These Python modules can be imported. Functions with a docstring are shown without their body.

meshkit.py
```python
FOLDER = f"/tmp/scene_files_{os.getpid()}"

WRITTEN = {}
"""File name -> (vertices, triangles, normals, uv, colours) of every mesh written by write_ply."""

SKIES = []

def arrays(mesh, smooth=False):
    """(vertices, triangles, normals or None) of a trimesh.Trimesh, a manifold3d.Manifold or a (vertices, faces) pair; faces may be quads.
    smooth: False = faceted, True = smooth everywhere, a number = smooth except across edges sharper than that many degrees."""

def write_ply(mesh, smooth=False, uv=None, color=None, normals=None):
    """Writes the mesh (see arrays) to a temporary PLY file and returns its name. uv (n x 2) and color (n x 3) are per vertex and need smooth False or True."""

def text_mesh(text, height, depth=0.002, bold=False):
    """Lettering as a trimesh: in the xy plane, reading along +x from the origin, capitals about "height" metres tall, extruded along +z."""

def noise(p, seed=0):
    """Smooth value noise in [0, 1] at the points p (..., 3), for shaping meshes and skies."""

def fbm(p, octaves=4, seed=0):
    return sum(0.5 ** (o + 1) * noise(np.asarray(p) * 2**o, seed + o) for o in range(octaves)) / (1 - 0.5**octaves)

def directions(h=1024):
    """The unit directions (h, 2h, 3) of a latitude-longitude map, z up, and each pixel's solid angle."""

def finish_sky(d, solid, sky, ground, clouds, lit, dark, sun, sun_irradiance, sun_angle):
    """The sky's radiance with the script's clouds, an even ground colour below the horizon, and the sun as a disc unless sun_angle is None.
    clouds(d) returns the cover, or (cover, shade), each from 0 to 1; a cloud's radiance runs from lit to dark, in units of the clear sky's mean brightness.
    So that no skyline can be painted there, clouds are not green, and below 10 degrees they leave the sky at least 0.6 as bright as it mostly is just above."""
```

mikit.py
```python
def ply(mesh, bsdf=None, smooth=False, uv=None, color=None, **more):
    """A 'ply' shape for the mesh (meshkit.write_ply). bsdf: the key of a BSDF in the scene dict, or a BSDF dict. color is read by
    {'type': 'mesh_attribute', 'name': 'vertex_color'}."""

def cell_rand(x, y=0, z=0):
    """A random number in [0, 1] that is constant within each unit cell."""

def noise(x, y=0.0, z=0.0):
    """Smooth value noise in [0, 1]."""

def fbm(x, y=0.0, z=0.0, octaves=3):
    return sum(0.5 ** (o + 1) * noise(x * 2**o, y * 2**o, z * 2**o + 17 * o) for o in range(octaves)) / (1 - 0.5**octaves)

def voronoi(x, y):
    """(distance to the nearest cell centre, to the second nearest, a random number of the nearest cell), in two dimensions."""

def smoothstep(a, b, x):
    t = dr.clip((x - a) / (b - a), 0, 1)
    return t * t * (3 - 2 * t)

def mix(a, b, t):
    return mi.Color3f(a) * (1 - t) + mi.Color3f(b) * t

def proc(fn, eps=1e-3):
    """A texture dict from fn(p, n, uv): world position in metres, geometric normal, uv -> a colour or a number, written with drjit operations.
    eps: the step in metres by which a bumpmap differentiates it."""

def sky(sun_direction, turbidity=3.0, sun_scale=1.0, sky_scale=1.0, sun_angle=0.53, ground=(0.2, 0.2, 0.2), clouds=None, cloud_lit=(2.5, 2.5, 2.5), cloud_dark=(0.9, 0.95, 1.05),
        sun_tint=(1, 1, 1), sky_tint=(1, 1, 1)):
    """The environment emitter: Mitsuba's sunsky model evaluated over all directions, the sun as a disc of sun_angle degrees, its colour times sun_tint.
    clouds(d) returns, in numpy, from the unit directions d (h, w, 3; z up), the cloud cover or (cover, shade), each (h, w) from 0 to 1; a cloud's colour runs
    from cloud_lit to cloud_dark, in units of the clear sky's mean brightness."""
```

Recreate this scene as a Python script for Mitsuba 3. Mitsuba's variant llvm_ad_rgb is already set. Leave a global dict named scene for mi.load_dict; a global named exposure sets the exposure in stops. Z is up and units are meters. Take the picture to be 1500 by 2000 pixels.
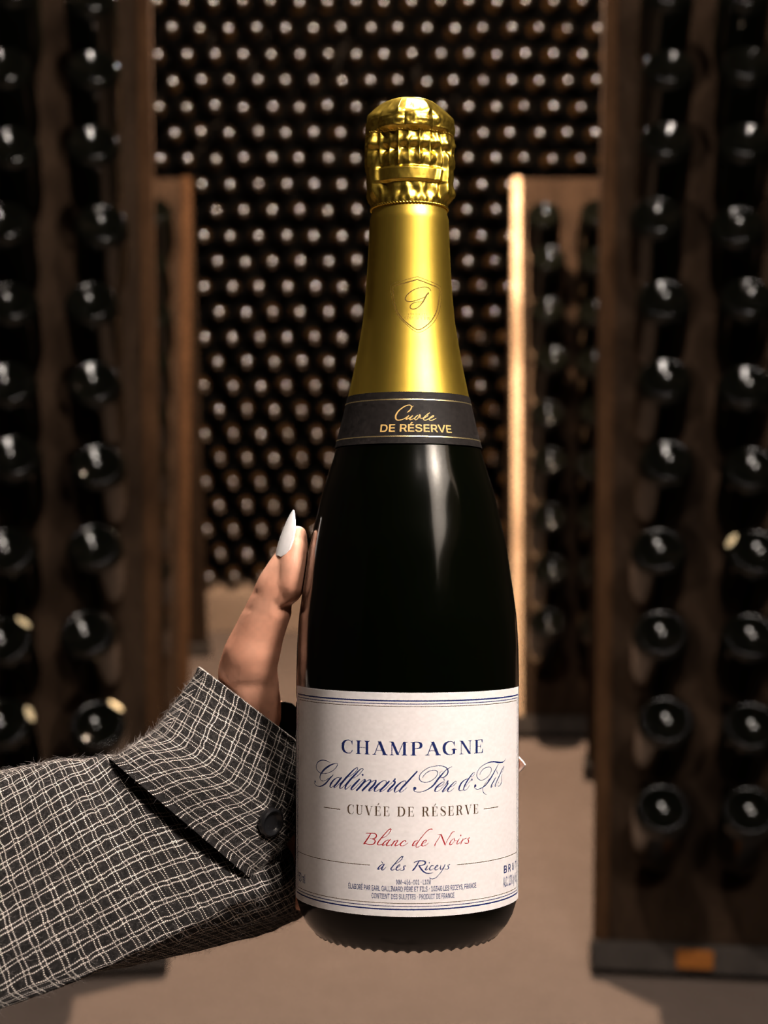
import math, random
import numpy as np
import trimesh
import shapely
import shapely.affinity
from shapely.geometry import Polygon, MultiPoint, Point, LineString
from shapely.ops import unary_union
import manifold3d as m3
import mitsuba as mi
import drjit as dr
import mikit, meshkit
from mikit import proc, noise, fbm, smoothstep, mix, ply

random.seed(7); np.random.seed(7)
rng = np.random.RandomState(11)
T = mi.ScalarTransform4f
scene, labels = {}, {}

# ------------------------------------------------------------------ camera
CAM = np.array([0.0, 0.0, 1.07]); PITCH = math.radians(7.5); FPX = 3125.0
RT = np.array([1.0, 0, 0]); FW = np.array([0, math.cos(PITCH), -math.sin(PITCH)]); UP = np.array([0, math.sin(PITCH), math.cos(PITCH)])
scene['camera'] = {'type': 'thinlens', 'to_world': T().look_at(origin=CAM.tolist(), target=(CAM + FW).tolist(), up=[0, 0, 1]),
                   'fov': math.degrees(2 * math.atan(750 / FPX)), 'fov_axis': 'x', 'aperture_radius': 0.0026, 'focus_distance': 0.612,
                   'near_clip': 0.05, 'far_clip': 50.0}
exposure = 0.18

# ------------------------------------------------------------------ lights (bulbs; their fittings are built further down)
def bulb(key, pos, r, rgb):
    scene[key] = {'type': 'sphere', 'center': list(pos), 'radius': r, 'emitter': {'type': 'area', 'radiance': {'type': 'rgb', 'value': list(rgb)}}}
KEY_POS, FRONT_POS, RACK_POS, AISLE_POS = (0.54, 0.10, 1.98), (0.30, -0.08, 2.06), (-0.05, 1.20, 2.36), (0.15, 3.42, 2.02)
bulb('work_lamp__bulb', KEY_POS, 0.090, (295, 264, 240))
bulb('unseen_lamp__bulb', FRONT_POS, 0.040, (330, 285, 250))  # added fill lamp, softens the label and hand from the front
bulb('unseen_lamp_001__bulb', RACK_POS, 0.040, (1800, 1560, 1380))  # added lamp, strengthens the glints on the near rack bottles
bulb('unseen_lamp_002__bulb', AISLE_POS, 0.035, (6600, 4800, 3400))

# ------------------------------------------------------------------ materials
def rgbt(c): return {'type': 'rgb', 'value': list(c)}
def mat(key, d, two=True):
    scene[key] = {'type': 'twosided', 'bsdf': d} if two else d
def principled(c, rough, **k):
    return {'type': 'principled', 'base_color': c if isinstance(c, dict) else rgbt(c), 'roughness': rough, **k}

def wood_fn(dark, light, f=1.0):
    def fn(p, n, uv):
        g = fbm(p.x * 55 * f, p.y * 55 * f, p.z * 3.0, 3)
        g2 = noise(p.x * 260 * f, p.y * 260 * f, p.z * 9)
        st = smoothstep(0.55, 0.85, fbm(p.x * 6, p.y * 6 + 9, p.z * 4, 3))
        return mix(dark, light, dr.clip(0.75 * g + 0.35 * g2 - 0.05, 0, 1)) * (1 - 0.55 * st)
    return fn
def floor_fn(p, n, uv):
    a = fbm(p.x * 1.7, p.y * 1.7, 0.0, 4); b = fbm(p.x * 23, p.y * 23, 3.0, 3)
    return mix((0.082, 0.061, 0.050), (0.128, 0.098, 0.082), dr.clip(0.8 * a + 0.3 * b, 0, 1))
def stone_fn(p, n, uv):
    a = fbm(p.x * 4, p.y * 4, p.z * 4, 4)
    return mix((0.006, 0.005, 0.004), (0.018, 0.015, 0.013), a)
def plaster_fn(p, n, uv):
    a = fbm(p.x * 6, p.y * 6, p.z * 6, 4)
    return mix((0.62, 0.58, 0.52), (0.78, 0.75, 0.70), a)
mat('mat_floor', principled(proc(floor_fn), 0.75, specular=0.25))
mat('mat_stone', principled(proc(stone_fn), 0.95, specular=0.1))
mat('mat_plaster', principled(proc(plaster_fn), 0.9, specular=0.1))
mat('mat_plinth', principled(proc(lambda p, n, uv: mix((0.17, 0.12, 0.085), (0.26, 0.187, 0.137), fbm(p.x * 7, p.y * 7, p.z * 7, 3))), 0.9, specular=0.1))
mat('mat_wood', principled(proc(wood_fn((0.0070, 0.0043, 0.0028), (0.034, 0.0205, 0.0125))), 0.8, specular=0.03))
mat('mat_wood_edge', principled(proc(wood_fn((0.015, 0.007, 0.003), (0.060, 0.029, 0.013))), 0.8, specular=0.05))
mat('mat_wood_lit', principled(proc(wood_fn((0.36, 0.23, 0.13), (0.70, 0.50, 0.33))), 0.8, specular=0.05))  # lighter copy of the rack wood: lamplight on one post put into colour
mat('mat_rail', principled(proc(wood_fn((0.014, 0.011, 0.009), (0.045, 0.036, 0.030))), 0.75, specular=0.25))
mat('mat_orange', principled((0.22, 0.075, 0.014), 0.7, specular=0.1))
mat('mat_paint', principled((0.80, 0.66, 0.40), 0.7))
mat('mat_cellar_glass', {'type': 'roughplastic', 'distribution': 'beckmann', 'alpha': 0.036, 'int_ior': 1.46, 'diffuse_reflectance': rgbt((0.0016, 0.0018, 0.0012)), 'nonlinear': False})
mat('mat_stack_glass', {'type': 'roughplastic', 'distribution': 'ggx', 'alpha': 0.13, 'int_ior': 1.7, 'diffuse_reflectance': rgbt((0.0012, 0.001, 0.0006)), 'nonlinear': False})
mat('mat_cap_steel', {'type': 'roughconductor', 'distribution': 'beckmann', 'alpha': 0.045, 'eta': rgbt((1.9, 1.9, 1.8)), 'k': rgbt((3.3, 3.0, 2.7)), 'specular_reflectance': rgbt((1.0, 0.95, 0.88))})
mat('mat_cap_side', principled((0.048, 0.024, 0.0085), 0.4, specular=0.3))
mat('mat_black_metal', principled((0.02, 0.02, 0.02), 0.5))
# the held bottle
mat('mat_bottle_glass', {'type': 'roughplastic', 'distribution': 'ggx', 'alpha': 0.012, 'int_ior': 1.52, 'diffuse_reflectance': rgbt((0.0007, 0.0011, 0.0003)), 'nonlinear': False})
def foil(alpha):
    return {'type': 'roughconductor', 'distribution': 'ggx', 'alpha': alpha, 'eta': rgbt((0.30, 0.62, 1.55)), 'k': rgbt((2.9, 2.1, 1.55)), 'specular_reflectance': rgbt((0.95, 0.88, 0.28))}
mat('mat_foil', foil(0.155))
mat('mat_foil_shiny', foil(0.105))
mat('mat_foil_line', principled((0.115, 0.066, 0.010), 0.5, specular=0.15))
mat('mat_gold_print', {'type': 'roughconductor', 'distribution': 'ggx', 'alpha': 0.16, 'eta': rgbt((0.22, 0.50, 1.25)), 'k': rgbt((3.2, 2.3, 1.7))})
mat('mat_gold_matte', principled((0.56, 0.36, 0.12), 0.55, specular=0.3))
def paper_h(p, n, uv):
    return fbm(p.x * 1500, p.y * 1500, p.z * 1500, 2)
def label_fn(p, n, uv):
    g = fbm(p.x * 900, p.y * 900, p.z * 900, 2)
    return mix((0.75, 0.715, 0.70), (0.85, 0.81, 0.80), g)
mat('mat_label', {'type': 'bumpmap', 'arbitrary': proc(paper_h, eps=2e-4), 'scale': 0.000018, 'bsdf': principled(proc(label_fn), 0.55, specular=0.35)})
def band_fn(p, n, uv):
    g = fbm(p.x * 700, p.y * 700, p.z * 700, 3)
    return mix((0.0035, 0.0028, 0.0027), (0.017, 0.0138, 0.013), g)
mat('mat_band', {'type': 'bumpmap', 'arbitrary': proc(paper_h, eps=2e-4), 'scale': 0.00005, 'bsdf': principled(proc(band_fn), 0.6, specular=0.13)})
mat('mat_ink_blue', principled((0.007, 0.016, 0.098), 0.5, specular=0.3))
mat('mat_ink_red', principled((0.33, 0.008, 0.011), 0.5, specular=0.3))
mat('mat_ink_brown', principled((0.10, 0.062, 0.035), 0.4, metallic=0.3))
# the hand and the coat
def skin_fn(p, n, uv):
    a = fbm(p.x * 60, p.y * 60, p.z * 60, 3); b = fbm(p.x * 420, p.y * 420, p.z * 420, 2)
    c = mix((0.66, 0.285, 0.175), (0.78, 0.425, 0.29), a)
    return c * (0.93 + 0.14 * b)
def skin_h(p, n, uv):
    return fbm(p.x * 900, p.y * 900, p.z * 500, 3)
mat('mat_skin', {'type': 'bumpmap', 'arbitrary': proc(skin_h, eps=2e-4), 'scale': 0.00006, 'bsdf': principled(proc(skin_fn), 0.48, specular=0.4, sheen=0.15)})
mat('mat_nail', principled((0.86, 0.84, 0.83), 0.22, specular=0.5, clearcoat=0.6))
CH = 0.0060      # one check of the cloth, metres
def cloth_parts(uv):
    wob = 0.00034
    u = uv.x + wob * (noise(uv.x * 420, uv.y * 420) - 0.5) * 2; v = uv.y + wob * (noise(uv.x * 420 + 51, uv.y * 420) - 0.5) * 2
    def line(a, at, w):
        t = a / CH - at; t = (t - dr.floor(t + 0.5)) * CH
        return 1 - smoothstep(w * 0.6, w * 1.35, dr.abs(t))
    tw = 0.00072
    da = smoothstep(-0.55, 0.25, dr.sin(2 * math.pi * v / tw)); db = smoothstep(-0.35, 0.45, dr.sin(2 * math.pi * u / tw))
    lu = dr.maximum(line(u, 0.0, 0.00024), line(u, 0.28, 0.00024)) * (0.12 + 0.88 * da)
    lv = dr.maximum(line(v, 0.0, 0.00022), line(v, 0.28, 0.00022)) * (0.04 + 0.96 * db)
    fz = noise(uv.x * 2600, uv.y * 2600)
    return dr.clip(dr.maximum(lu, lv) * (0.30 + 0.55 * fz + 0.55 * fbm(uv.x * 240, uv.y * 240 + 5, 0.0, 2)), 0, 1), fz
def cloth_fn(p, n, uv):
    m, fz = cloth_parts(uv)
    base = mix((0.007, 0.0065, 0.0065), (0.030, 0.027, 0.026), noise(uv.x * 1500, uv.y * 1500) * fz)
    return mix(base, (0.72, 0.64, 0.58), m)
def cloth_h(p, n, uv):
    m, fz = cloth_parts(uv)
    w = dr.sin(2 * math.pi * (uv.x + uv.y) / 0.0011)
    return 0.6 * m + 0.18 * w + 0.25 * fz
mat('mat_cloth', {'type': 'bumpmap', 'arbitrary': proc(cloth_h, eps=1e-4), 'scale': 0.00022, 'bsdf': principled(proc(cloth_fn), 0.95, specular=0.08)})
mat('mat_shade_sheet', principled((0.006, 0.006, 0.006), 0.9, specular=0.1))  # black that stands in for shade beside the wrist
mat('mat_fuzz', principled((0.20, 0.18, 0.17), 0.9, specular=0.1))
mat('mat_button', principled((0.008, 0.008, 0.009), 0.22, specular=0.6))
mat('mat_thread', principled((0.015, 0.014, 0.014), 0.9))

# ------------------------------------------------------------------ helpers
NUM = {}
def number(name):
    k = NUM.get(name, 0); NUM[name] = k + 1
    return name if k == 0 else '%s_%03d' % (name, k)
def tag(key, label, cat=None, group=None, kind=None):
    d = {'label': label}
    if cat: d['category'] = cat
    if group: d['group'] = group
    if kind: d['kind'] = kind
    labels[key] = d
def put(key, mesh, m, smooth=False, **k):
    key = number(key); scene[key] = ply(mesh, m, smooth, **k); return key
def box(lo, hi):
    lo, hi = np.array(lo, float), np.array(hi, float)
    b = trimesh.creation.box(hi - lo); b.apply_translation((lo + hi) / 2); return b
def bevel_box(sx, sy, sz, r):
    s = [m3.Manifold.sphere(r, 8).translate([x * (sx / 2 - r), y * (sy / 2 - r), z * (sz / 2 - r)]) for x in (-1, 1) for y in (-1, 1) for z in (-1, 1)]
    m = m3.Manifold.batch_hull(s).to_mesh()
    return trimesh.Trimesh(m.vert_properties[:, :3], m.tri_verts, process=False)
def grid_faces(n, m, wrap):
    i, j = np.meshgrid(np.arange(n - 1), np.arange(m if wrap else m - 1), indexing='ij'); j2 = (j + 1) % m
    q = np.stack([i * m + j, i * m + j2, (i + 1) * m + j2, (i + 1) * m + j], -1).reshape(-1, 4)
    return np.vstack([q[:, [0, 1, 2]], q[:, [0, 2, 3]]])
def lathe(prof, seg, rmod=None, hmod=None):
    """prof: (h, r) rows from the axis to the axis, along +z; outward faces when h rises along the outside."""
    pr = np.array(prof, float); th = np.arange(seg) * 2 * np.pi / seg
    r = np.repeat(pr[:, 1:2], seg, 1); h = np.repeat(pr[:, 0:1], seg, 1)
    if rmod is not None: r = r + rmod(h, th[None, :] + 0 * h)
    if hmod is not None: h = h + hmod(h, th[None, :] + 0 * h, r)
    v = np.stack([r * np.cos(th), r * np.sin(th), h], -1).reshape(-1, 3)
    return trimesh.Trimesh(v, grid_faces(len(pr), seg, True)[:, ::1], process=False)
def at(px, py, z):
    """world point at picture position (px, py) and depth z in metres: how positions were read from the photograph."""
    return CAM + RT * ((px - 750) / FPX * z) + UP * (-(py - 1000) / FPX * z) + FW * z
def cam_pt(c): return CAM + RT * c[0] + UP * c[1] + FW * c[2]
def project(P):
    d = np.asarray(P, float) - CAM; z = d @ FW
    return 750 + FPX * (d @ RT) / z, 1000 - FPX * (d @ UP) / z
ORD = 'first second third fourth fifth sixth seventh eighth ninth tenth eleventh twelfth thirteenth fourteenth fifteenth sixteenth seventeenth eighteenth nineteenth twentieth twenty-first twenty-second twenty-third twenty-fourth twenty-fifth twenty-sixth twenty-seventh twenty-eighth'.split()

# ------------------------------------------------------------------ the cellar
def struct(key, mesh, m, label=None):
    scene[key] = ply(mesh, m, False); tag(key, label or key.replace('_', ' '), kind='structure')
struct('floor', box((-2.6, -1.6, -0.1), (2.6, 5.75, 0)), 'mat_floor', 'smooth beige-brown concrete cellar floor')
struct('ceiling', box((-2.6, -1.6, 2.62), (2.6, 5.75, 2.72)), 'mat_stone', 'dark stone cellar ceiling')
struct('wall_back', box((-2.6, 5.62, 0), (2.6, 5.75, 2.62)), 'mat_stone', 'dark stone wall behind the bottle stack')
struct('wall_left', box((-2.7, -1.6, 0), (-2.6, 5.75, 2.62)), 'mat_stone', 'dark stone cellar wall on the left')
struct('wall_right', box((2.6, -1.6, 0), (2.7, 5.75, 2.62)), 'mat_stone', 'dark stone cellar wall on the right')
struct('added_trim_1', box((0.72, -0.45, 1.52), (1.05, 0.36, 2.62)), 'mat_plaster', 'added white block out of view, mirrored as a strip in the bottle')  # pale block added for the bright strip it mirrors in the glass
struct('trim_2', bevel_box(4.6, 0.5, 0.125, 0.006).apply_translation((0, 5.37, 0.0625)), 'mat_plinth', 'low concrete plinth under the bottle stack')

def fitting(key, pos, label, up=True):
    rb_ = scene[key + '__bulb']['radius']; z0_ = rb_ - 0.010
    cap = lathe([(z0_, 0), (z0_, 0.030), (z0_ + 0.045, 0.034), (z0_ + 0.050, 0.028), (z0_ + 0.050, 0)], 24)
    M = np.eye(4); M[:3, 3] = pos
    if not up:
        R = trimesh.transformations.rotation_matrix(math.copysign(math.pi / 2, pos[0]), (0, 1, 0)); M = M @ R
    cap.apply_transform(M); put(key + '__socket', cap, 'mat_black_metal', 30)
    end = np.array([pos[0], pos[1], 2.62]) if up else np.array([math.copysign(2.6, pos[0]), pos[1], pos[2]])
    st = np.array(pos) + (end - pos) / np.linalg.norm(end - np.array(pos)) * (z0_ + 0.048)
    put(key + '__stem', trimesh.creation.cylinder(0.008, segment=[st, end], sections=12), 'mat_black_metal', 30)
    tag(key, label, 'lamp')
fitting('work_lamp', KEY_POS, 'bare bulb hanging from the ceiling above the held bottle')
fitting('unseen_lamp', FRONT_POS, 'added fill bulb hanging from the ceiling above the viewer')
fitting('unseen_lamp_001', RACK_POS, 'added bulb before the two near racks, for glints on their bottles')
fitting('unseen_lamp_002', AISLE_POS, 'bare bulb hanging from the ceiling over the far aisle')

# ------------------------------------------------------------------ a champagne bottle without its dress
NECK = [(0.09587, 0.04436), (0.11215, 0.0441), (0.12357, 0.04341), (0.135, 0.04192), (0.14521, 0.04042), (0.15135, 0.03941), (0.15749, 0.0381), (0.16465, 0.03639), (0.1708, 0.03497),
        (0.17695, 0.03335), (0.18167, 0.0318), (0.18619, 0.0303), (0.1903, 0.02905), (0.19482, 0.0278), (0.20263, 0.02583), (0.21354, 0.02339), (0.22116, 0.02176), (0.22734, 0.02053),
        (0.2356, 0.0191), (0.24179, 0.01808), (0.25212, 0.01707), (0.26247, 0.01636), (0.27283, 0.01585), (0.28319, 0.01545)]
def radius(h): return np.where(np.asarray(h) < NECK[0][0], 0.0443, np.interp(h, [a for a, b in NECK], [b for a, b in NECK]))
BASE = [(0.0130, 0.0), (0.0125, 0.006), (0.0111, 0.012), (0.0088, 0.018), (0.0056, 0.0240), (0.0028, 0.0288), (0.0010, 0.0322), (0.0, 0.0342), (0.0004, 0.0358), (0.0016, 0.0375), (0.0042, 0.0398), (0.0080, 0.0419), (0.0125, 0.0434), (0.0175, 0.0442), (0.024, 0.0443), (0.060, 0.0443)]
TOP = [(0.2900, 0.0150), (0.2935, 0.0150), (0.2945, 0.0172), (0.2995, 0.0172), (0.3010, 0.0150), (0.3080, 0.0145), (0.3100, 0.0130), (0.3105, 0.0)]

# ------------------------------------------------------------------ the far stack of capped bottles
STACK_Y, PITCHX = 5.16, 0.0895
def stack_body():
    pr = [(0.0, 0.0), (0.0, 0.036), (0.006, 0.0425), (0.02, 0.0443), (0.13, 0.0436), (0.158, 0.038), (0.182, 0.0315), (0.205, 0.0252), (0.236, 0.0190), (0.270, 0.0158), (0.292, 0.0150), (0.2935, 0.0168), (0.298, 0.0168), (0.300, 0.0148), (0.306, 0.0142), (0.306, 0.0)]
    m = lathe(pr, 24); m.apply_transform(trimesh.transformations.rotation_matrix(math.pi / 2, (1, 0, 0))); m.apply_translation((0, 0.310, 0)); return m
def stack_cap():
    pr = [(0.3030, 0.0140), (0.3050, 0.0146), (0.3072, 0.0148)]
    rho = 0.043; r0 = 0.0146
    for k in range(9):
        r = r0 * (1 - k / 8.0); pr.append((0.3082 + (math.sqrt(rho * rho - r * r) - math.sqrt(rho * rho - r0 * r0)), r))
    m = lathe(pr, 28, rmod=lambda h, t: np.where((h < 0.3012) & (h > 0.299), 0.0006 * np.cos(14 * t), 0))
    m.apply_transform(trimesh.transformations.rotation_matrix(math.pi / 2, (1, 0, 0))); m.apply_translation((0, 0.310, 0)); return m
def stack_neck():
    pr = [(0.2180, 0.0226), (0.2360, 0.0193), (0.2700, 0.0161), (0.2920, 0.0153), (0.2935, 0.0169), (0.2990, 0.0172), (0.3012, 0.0168), (0.3040, 0.0158), (0.3066, 0.0150), (0.3060, 0.0147)]
    m = lathe(pr, 28)
    m.apply_transform(trimesh.transformations.rotation_matrix(math.pi / 2, (1, 0, 0))); m.apply_translation((0, 0.310, 0)); return m
PLY_SN = ply(stack_neck(), 'mat_cap_side', 35)
PLY_SB, PLY_SC = ply(stack_body(), 'mat_stack_glass', 40), ply(stack_cap(), 'mat_cap_steel', 35)
STACK_SB, STACK_SC = stack_body(), stack_cap()
def held_half(y): return np.interp(y, [0, 197, 205, 232, 372, 385, 430, 660, 767, 858, 945, 1070, 1206, 1342, 1800], [-99, 0, 50, 84, 84, 90, 76, 93, 114, 137, 163, 193, 213, 218, 218])
def hidden(px, py):
    """rough: is a cap of the stack behind something nearer, in the photograph?"""
    if px < 372 - 0.02 * (py - 350) * -1 and px < 376: return True
    if px > 1166: return True
    if abs(px - 800) < held_half(py) - 8 and py > 200: return True
    if px > 1008 and py > 345: return True
    if py > 1000 and 480 < px < 640: return True
    return py < 4
rows = []
nrow, zz = 0, 0.125 + 0.0445
while zz < 2.42:
    xs = []
    x0 = -2.2 + (PITCHX / 2 if nrow % 2 else 0) + 0.012
    while x0 < 2.2:
        xs.append(x0); x0 += PITCHX
    rows.append((zz, xs)); zz += PITCHX * 0.8660 + (0.0006 if nrow < 10 else 0.0035); nrow += 1
vis_rows, rest_body, rest_cap = [], [], []
for zr, xs in rows:
    vis = []
    for x in xs:
        j = rng.normal(0, 1, 6)
        pos = np.array([x + 0.0012 * j[0], STACK_Y + 0.004 * j[1], zr + 0.0008 * j[2]])
        M = T().translate(pos.tolist()).rotate([1, 0, 0], float(2.0 * j[3])).rotate([0, 0, 1], float(8 + 2.0 * j[4])).rotate([0, 1, 0], float(50 * j[5]))
        px, py = project(pos)
        (vis.append((px, py, M)) if not hidden(px, py) else (rest_body if -0.75 < x < 0.95 else []).append(M))
    vis_rows.append(sorted(vis, key=lambda t: t[0]))
vis_rows = [r for r in vis_rows if r]; vis_rows.reverse()           # from the top
count = 0
for r, vis in enumerate(vis_rows):
    for c, (px, py, M) in enumerate(vis):
        if count >= 300: rest_body.append(M); continue
        count += 1
        k = number('stacked_bottle')
        scene[k + '__glass'] = {**PLY_SB, 'to_world': M}
        scene[k + '__crown_cap'] = {**PLY_SC, 'to_world': M}
        scene[k + '__neck'] = {**PLY_SN, 'to_world': M}
        tag(k, 'capped bottle neck in the far stack, %s row from the top, %s from the left' % (ORD[r + 1], ORD[c + 1]), 'bottle', 'capped bottles in the far stack')
        if count == 1: labels[k + '__crown_cap'] = {'label': 'shiny steel crown cap'}; labels[k + '__neck'] = {'label': 'brownish bottle neck'}
def joined(mesh, Ms):
    v, f = np.array(mesh.vertices), np.array(mesh.faces); A = np.array([np.array(m.matrix, float) for m in Ms])
    V = (np.einsum('kij,nj->kni', A[:, :3, :3], v) + A[:, None, :3, 3]).reshape(-1, 3)
    return trimesh.Trimesh(V, (f[None] + (np.arange(len(A)) * len(v))[:, None, None]).reshape(-1, 3), process=False)
scene['stacked_bottles__glass'] = ply(joined(STACK_SB, rest_body), 'mat_stack_glass', 40)
scene['stacked_bottles__crown_cap'] = ply(joined(STACK_SC, rest_body), 'mat_cap_steel', 35)
scene['stacked_bottles__neck'] = ply(joined(stack_neck(), rest_body), 'mat_cap_side', 35)
labels['stacked_bottles__neck'] = {'kind': 'stuff'}
tag('stacked_bottles', 'remaining bottles of the far stack, behind the held bottle and racks and at its edges', 'bottles', kind='stuff')
labels['stacked_bottles__glass'] = {'kind': 'stuff'}; labels['stacked_bottles__crown_cap'] = {'kind': 'stuff'}

# ------------------------------------------------------------------ riddling racks
def cellar_bottle():
    pr = BASE + NECK + TOP[:6] + [(0.3085, 0.0)]
    def hm(h, t, r): return np.where((np.abs(r - 0.0350) < 0.0012) & (h < 0.002), -0.0007 * (0.5 + 0.5 * np.cos(24 * t)), 0)
    return lathe(pr, 96, hmod=hm)
PLY_RB = ply(cellar_bottle(), 'mat_cellar_glass', True)
def plank_mesh(w, length, thick, holes):
    P = shapely.box(0, 0, w, length)
    for (x, s) in holes:
        P = P.difference(shapely.affinity.scale(Point(x, s + 0.004).buffer(1.0, quad_segs=8), 0.0185, 0.0225))
    P = P.simplify(0.0004)
    m = trimesh.creation.extrude_polygon(P, thick, engine='earcut'); return m       # x across, y up the board, z = out of the board
LEAN = math.radians(17.5); AX = math.radians(41)
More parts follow.
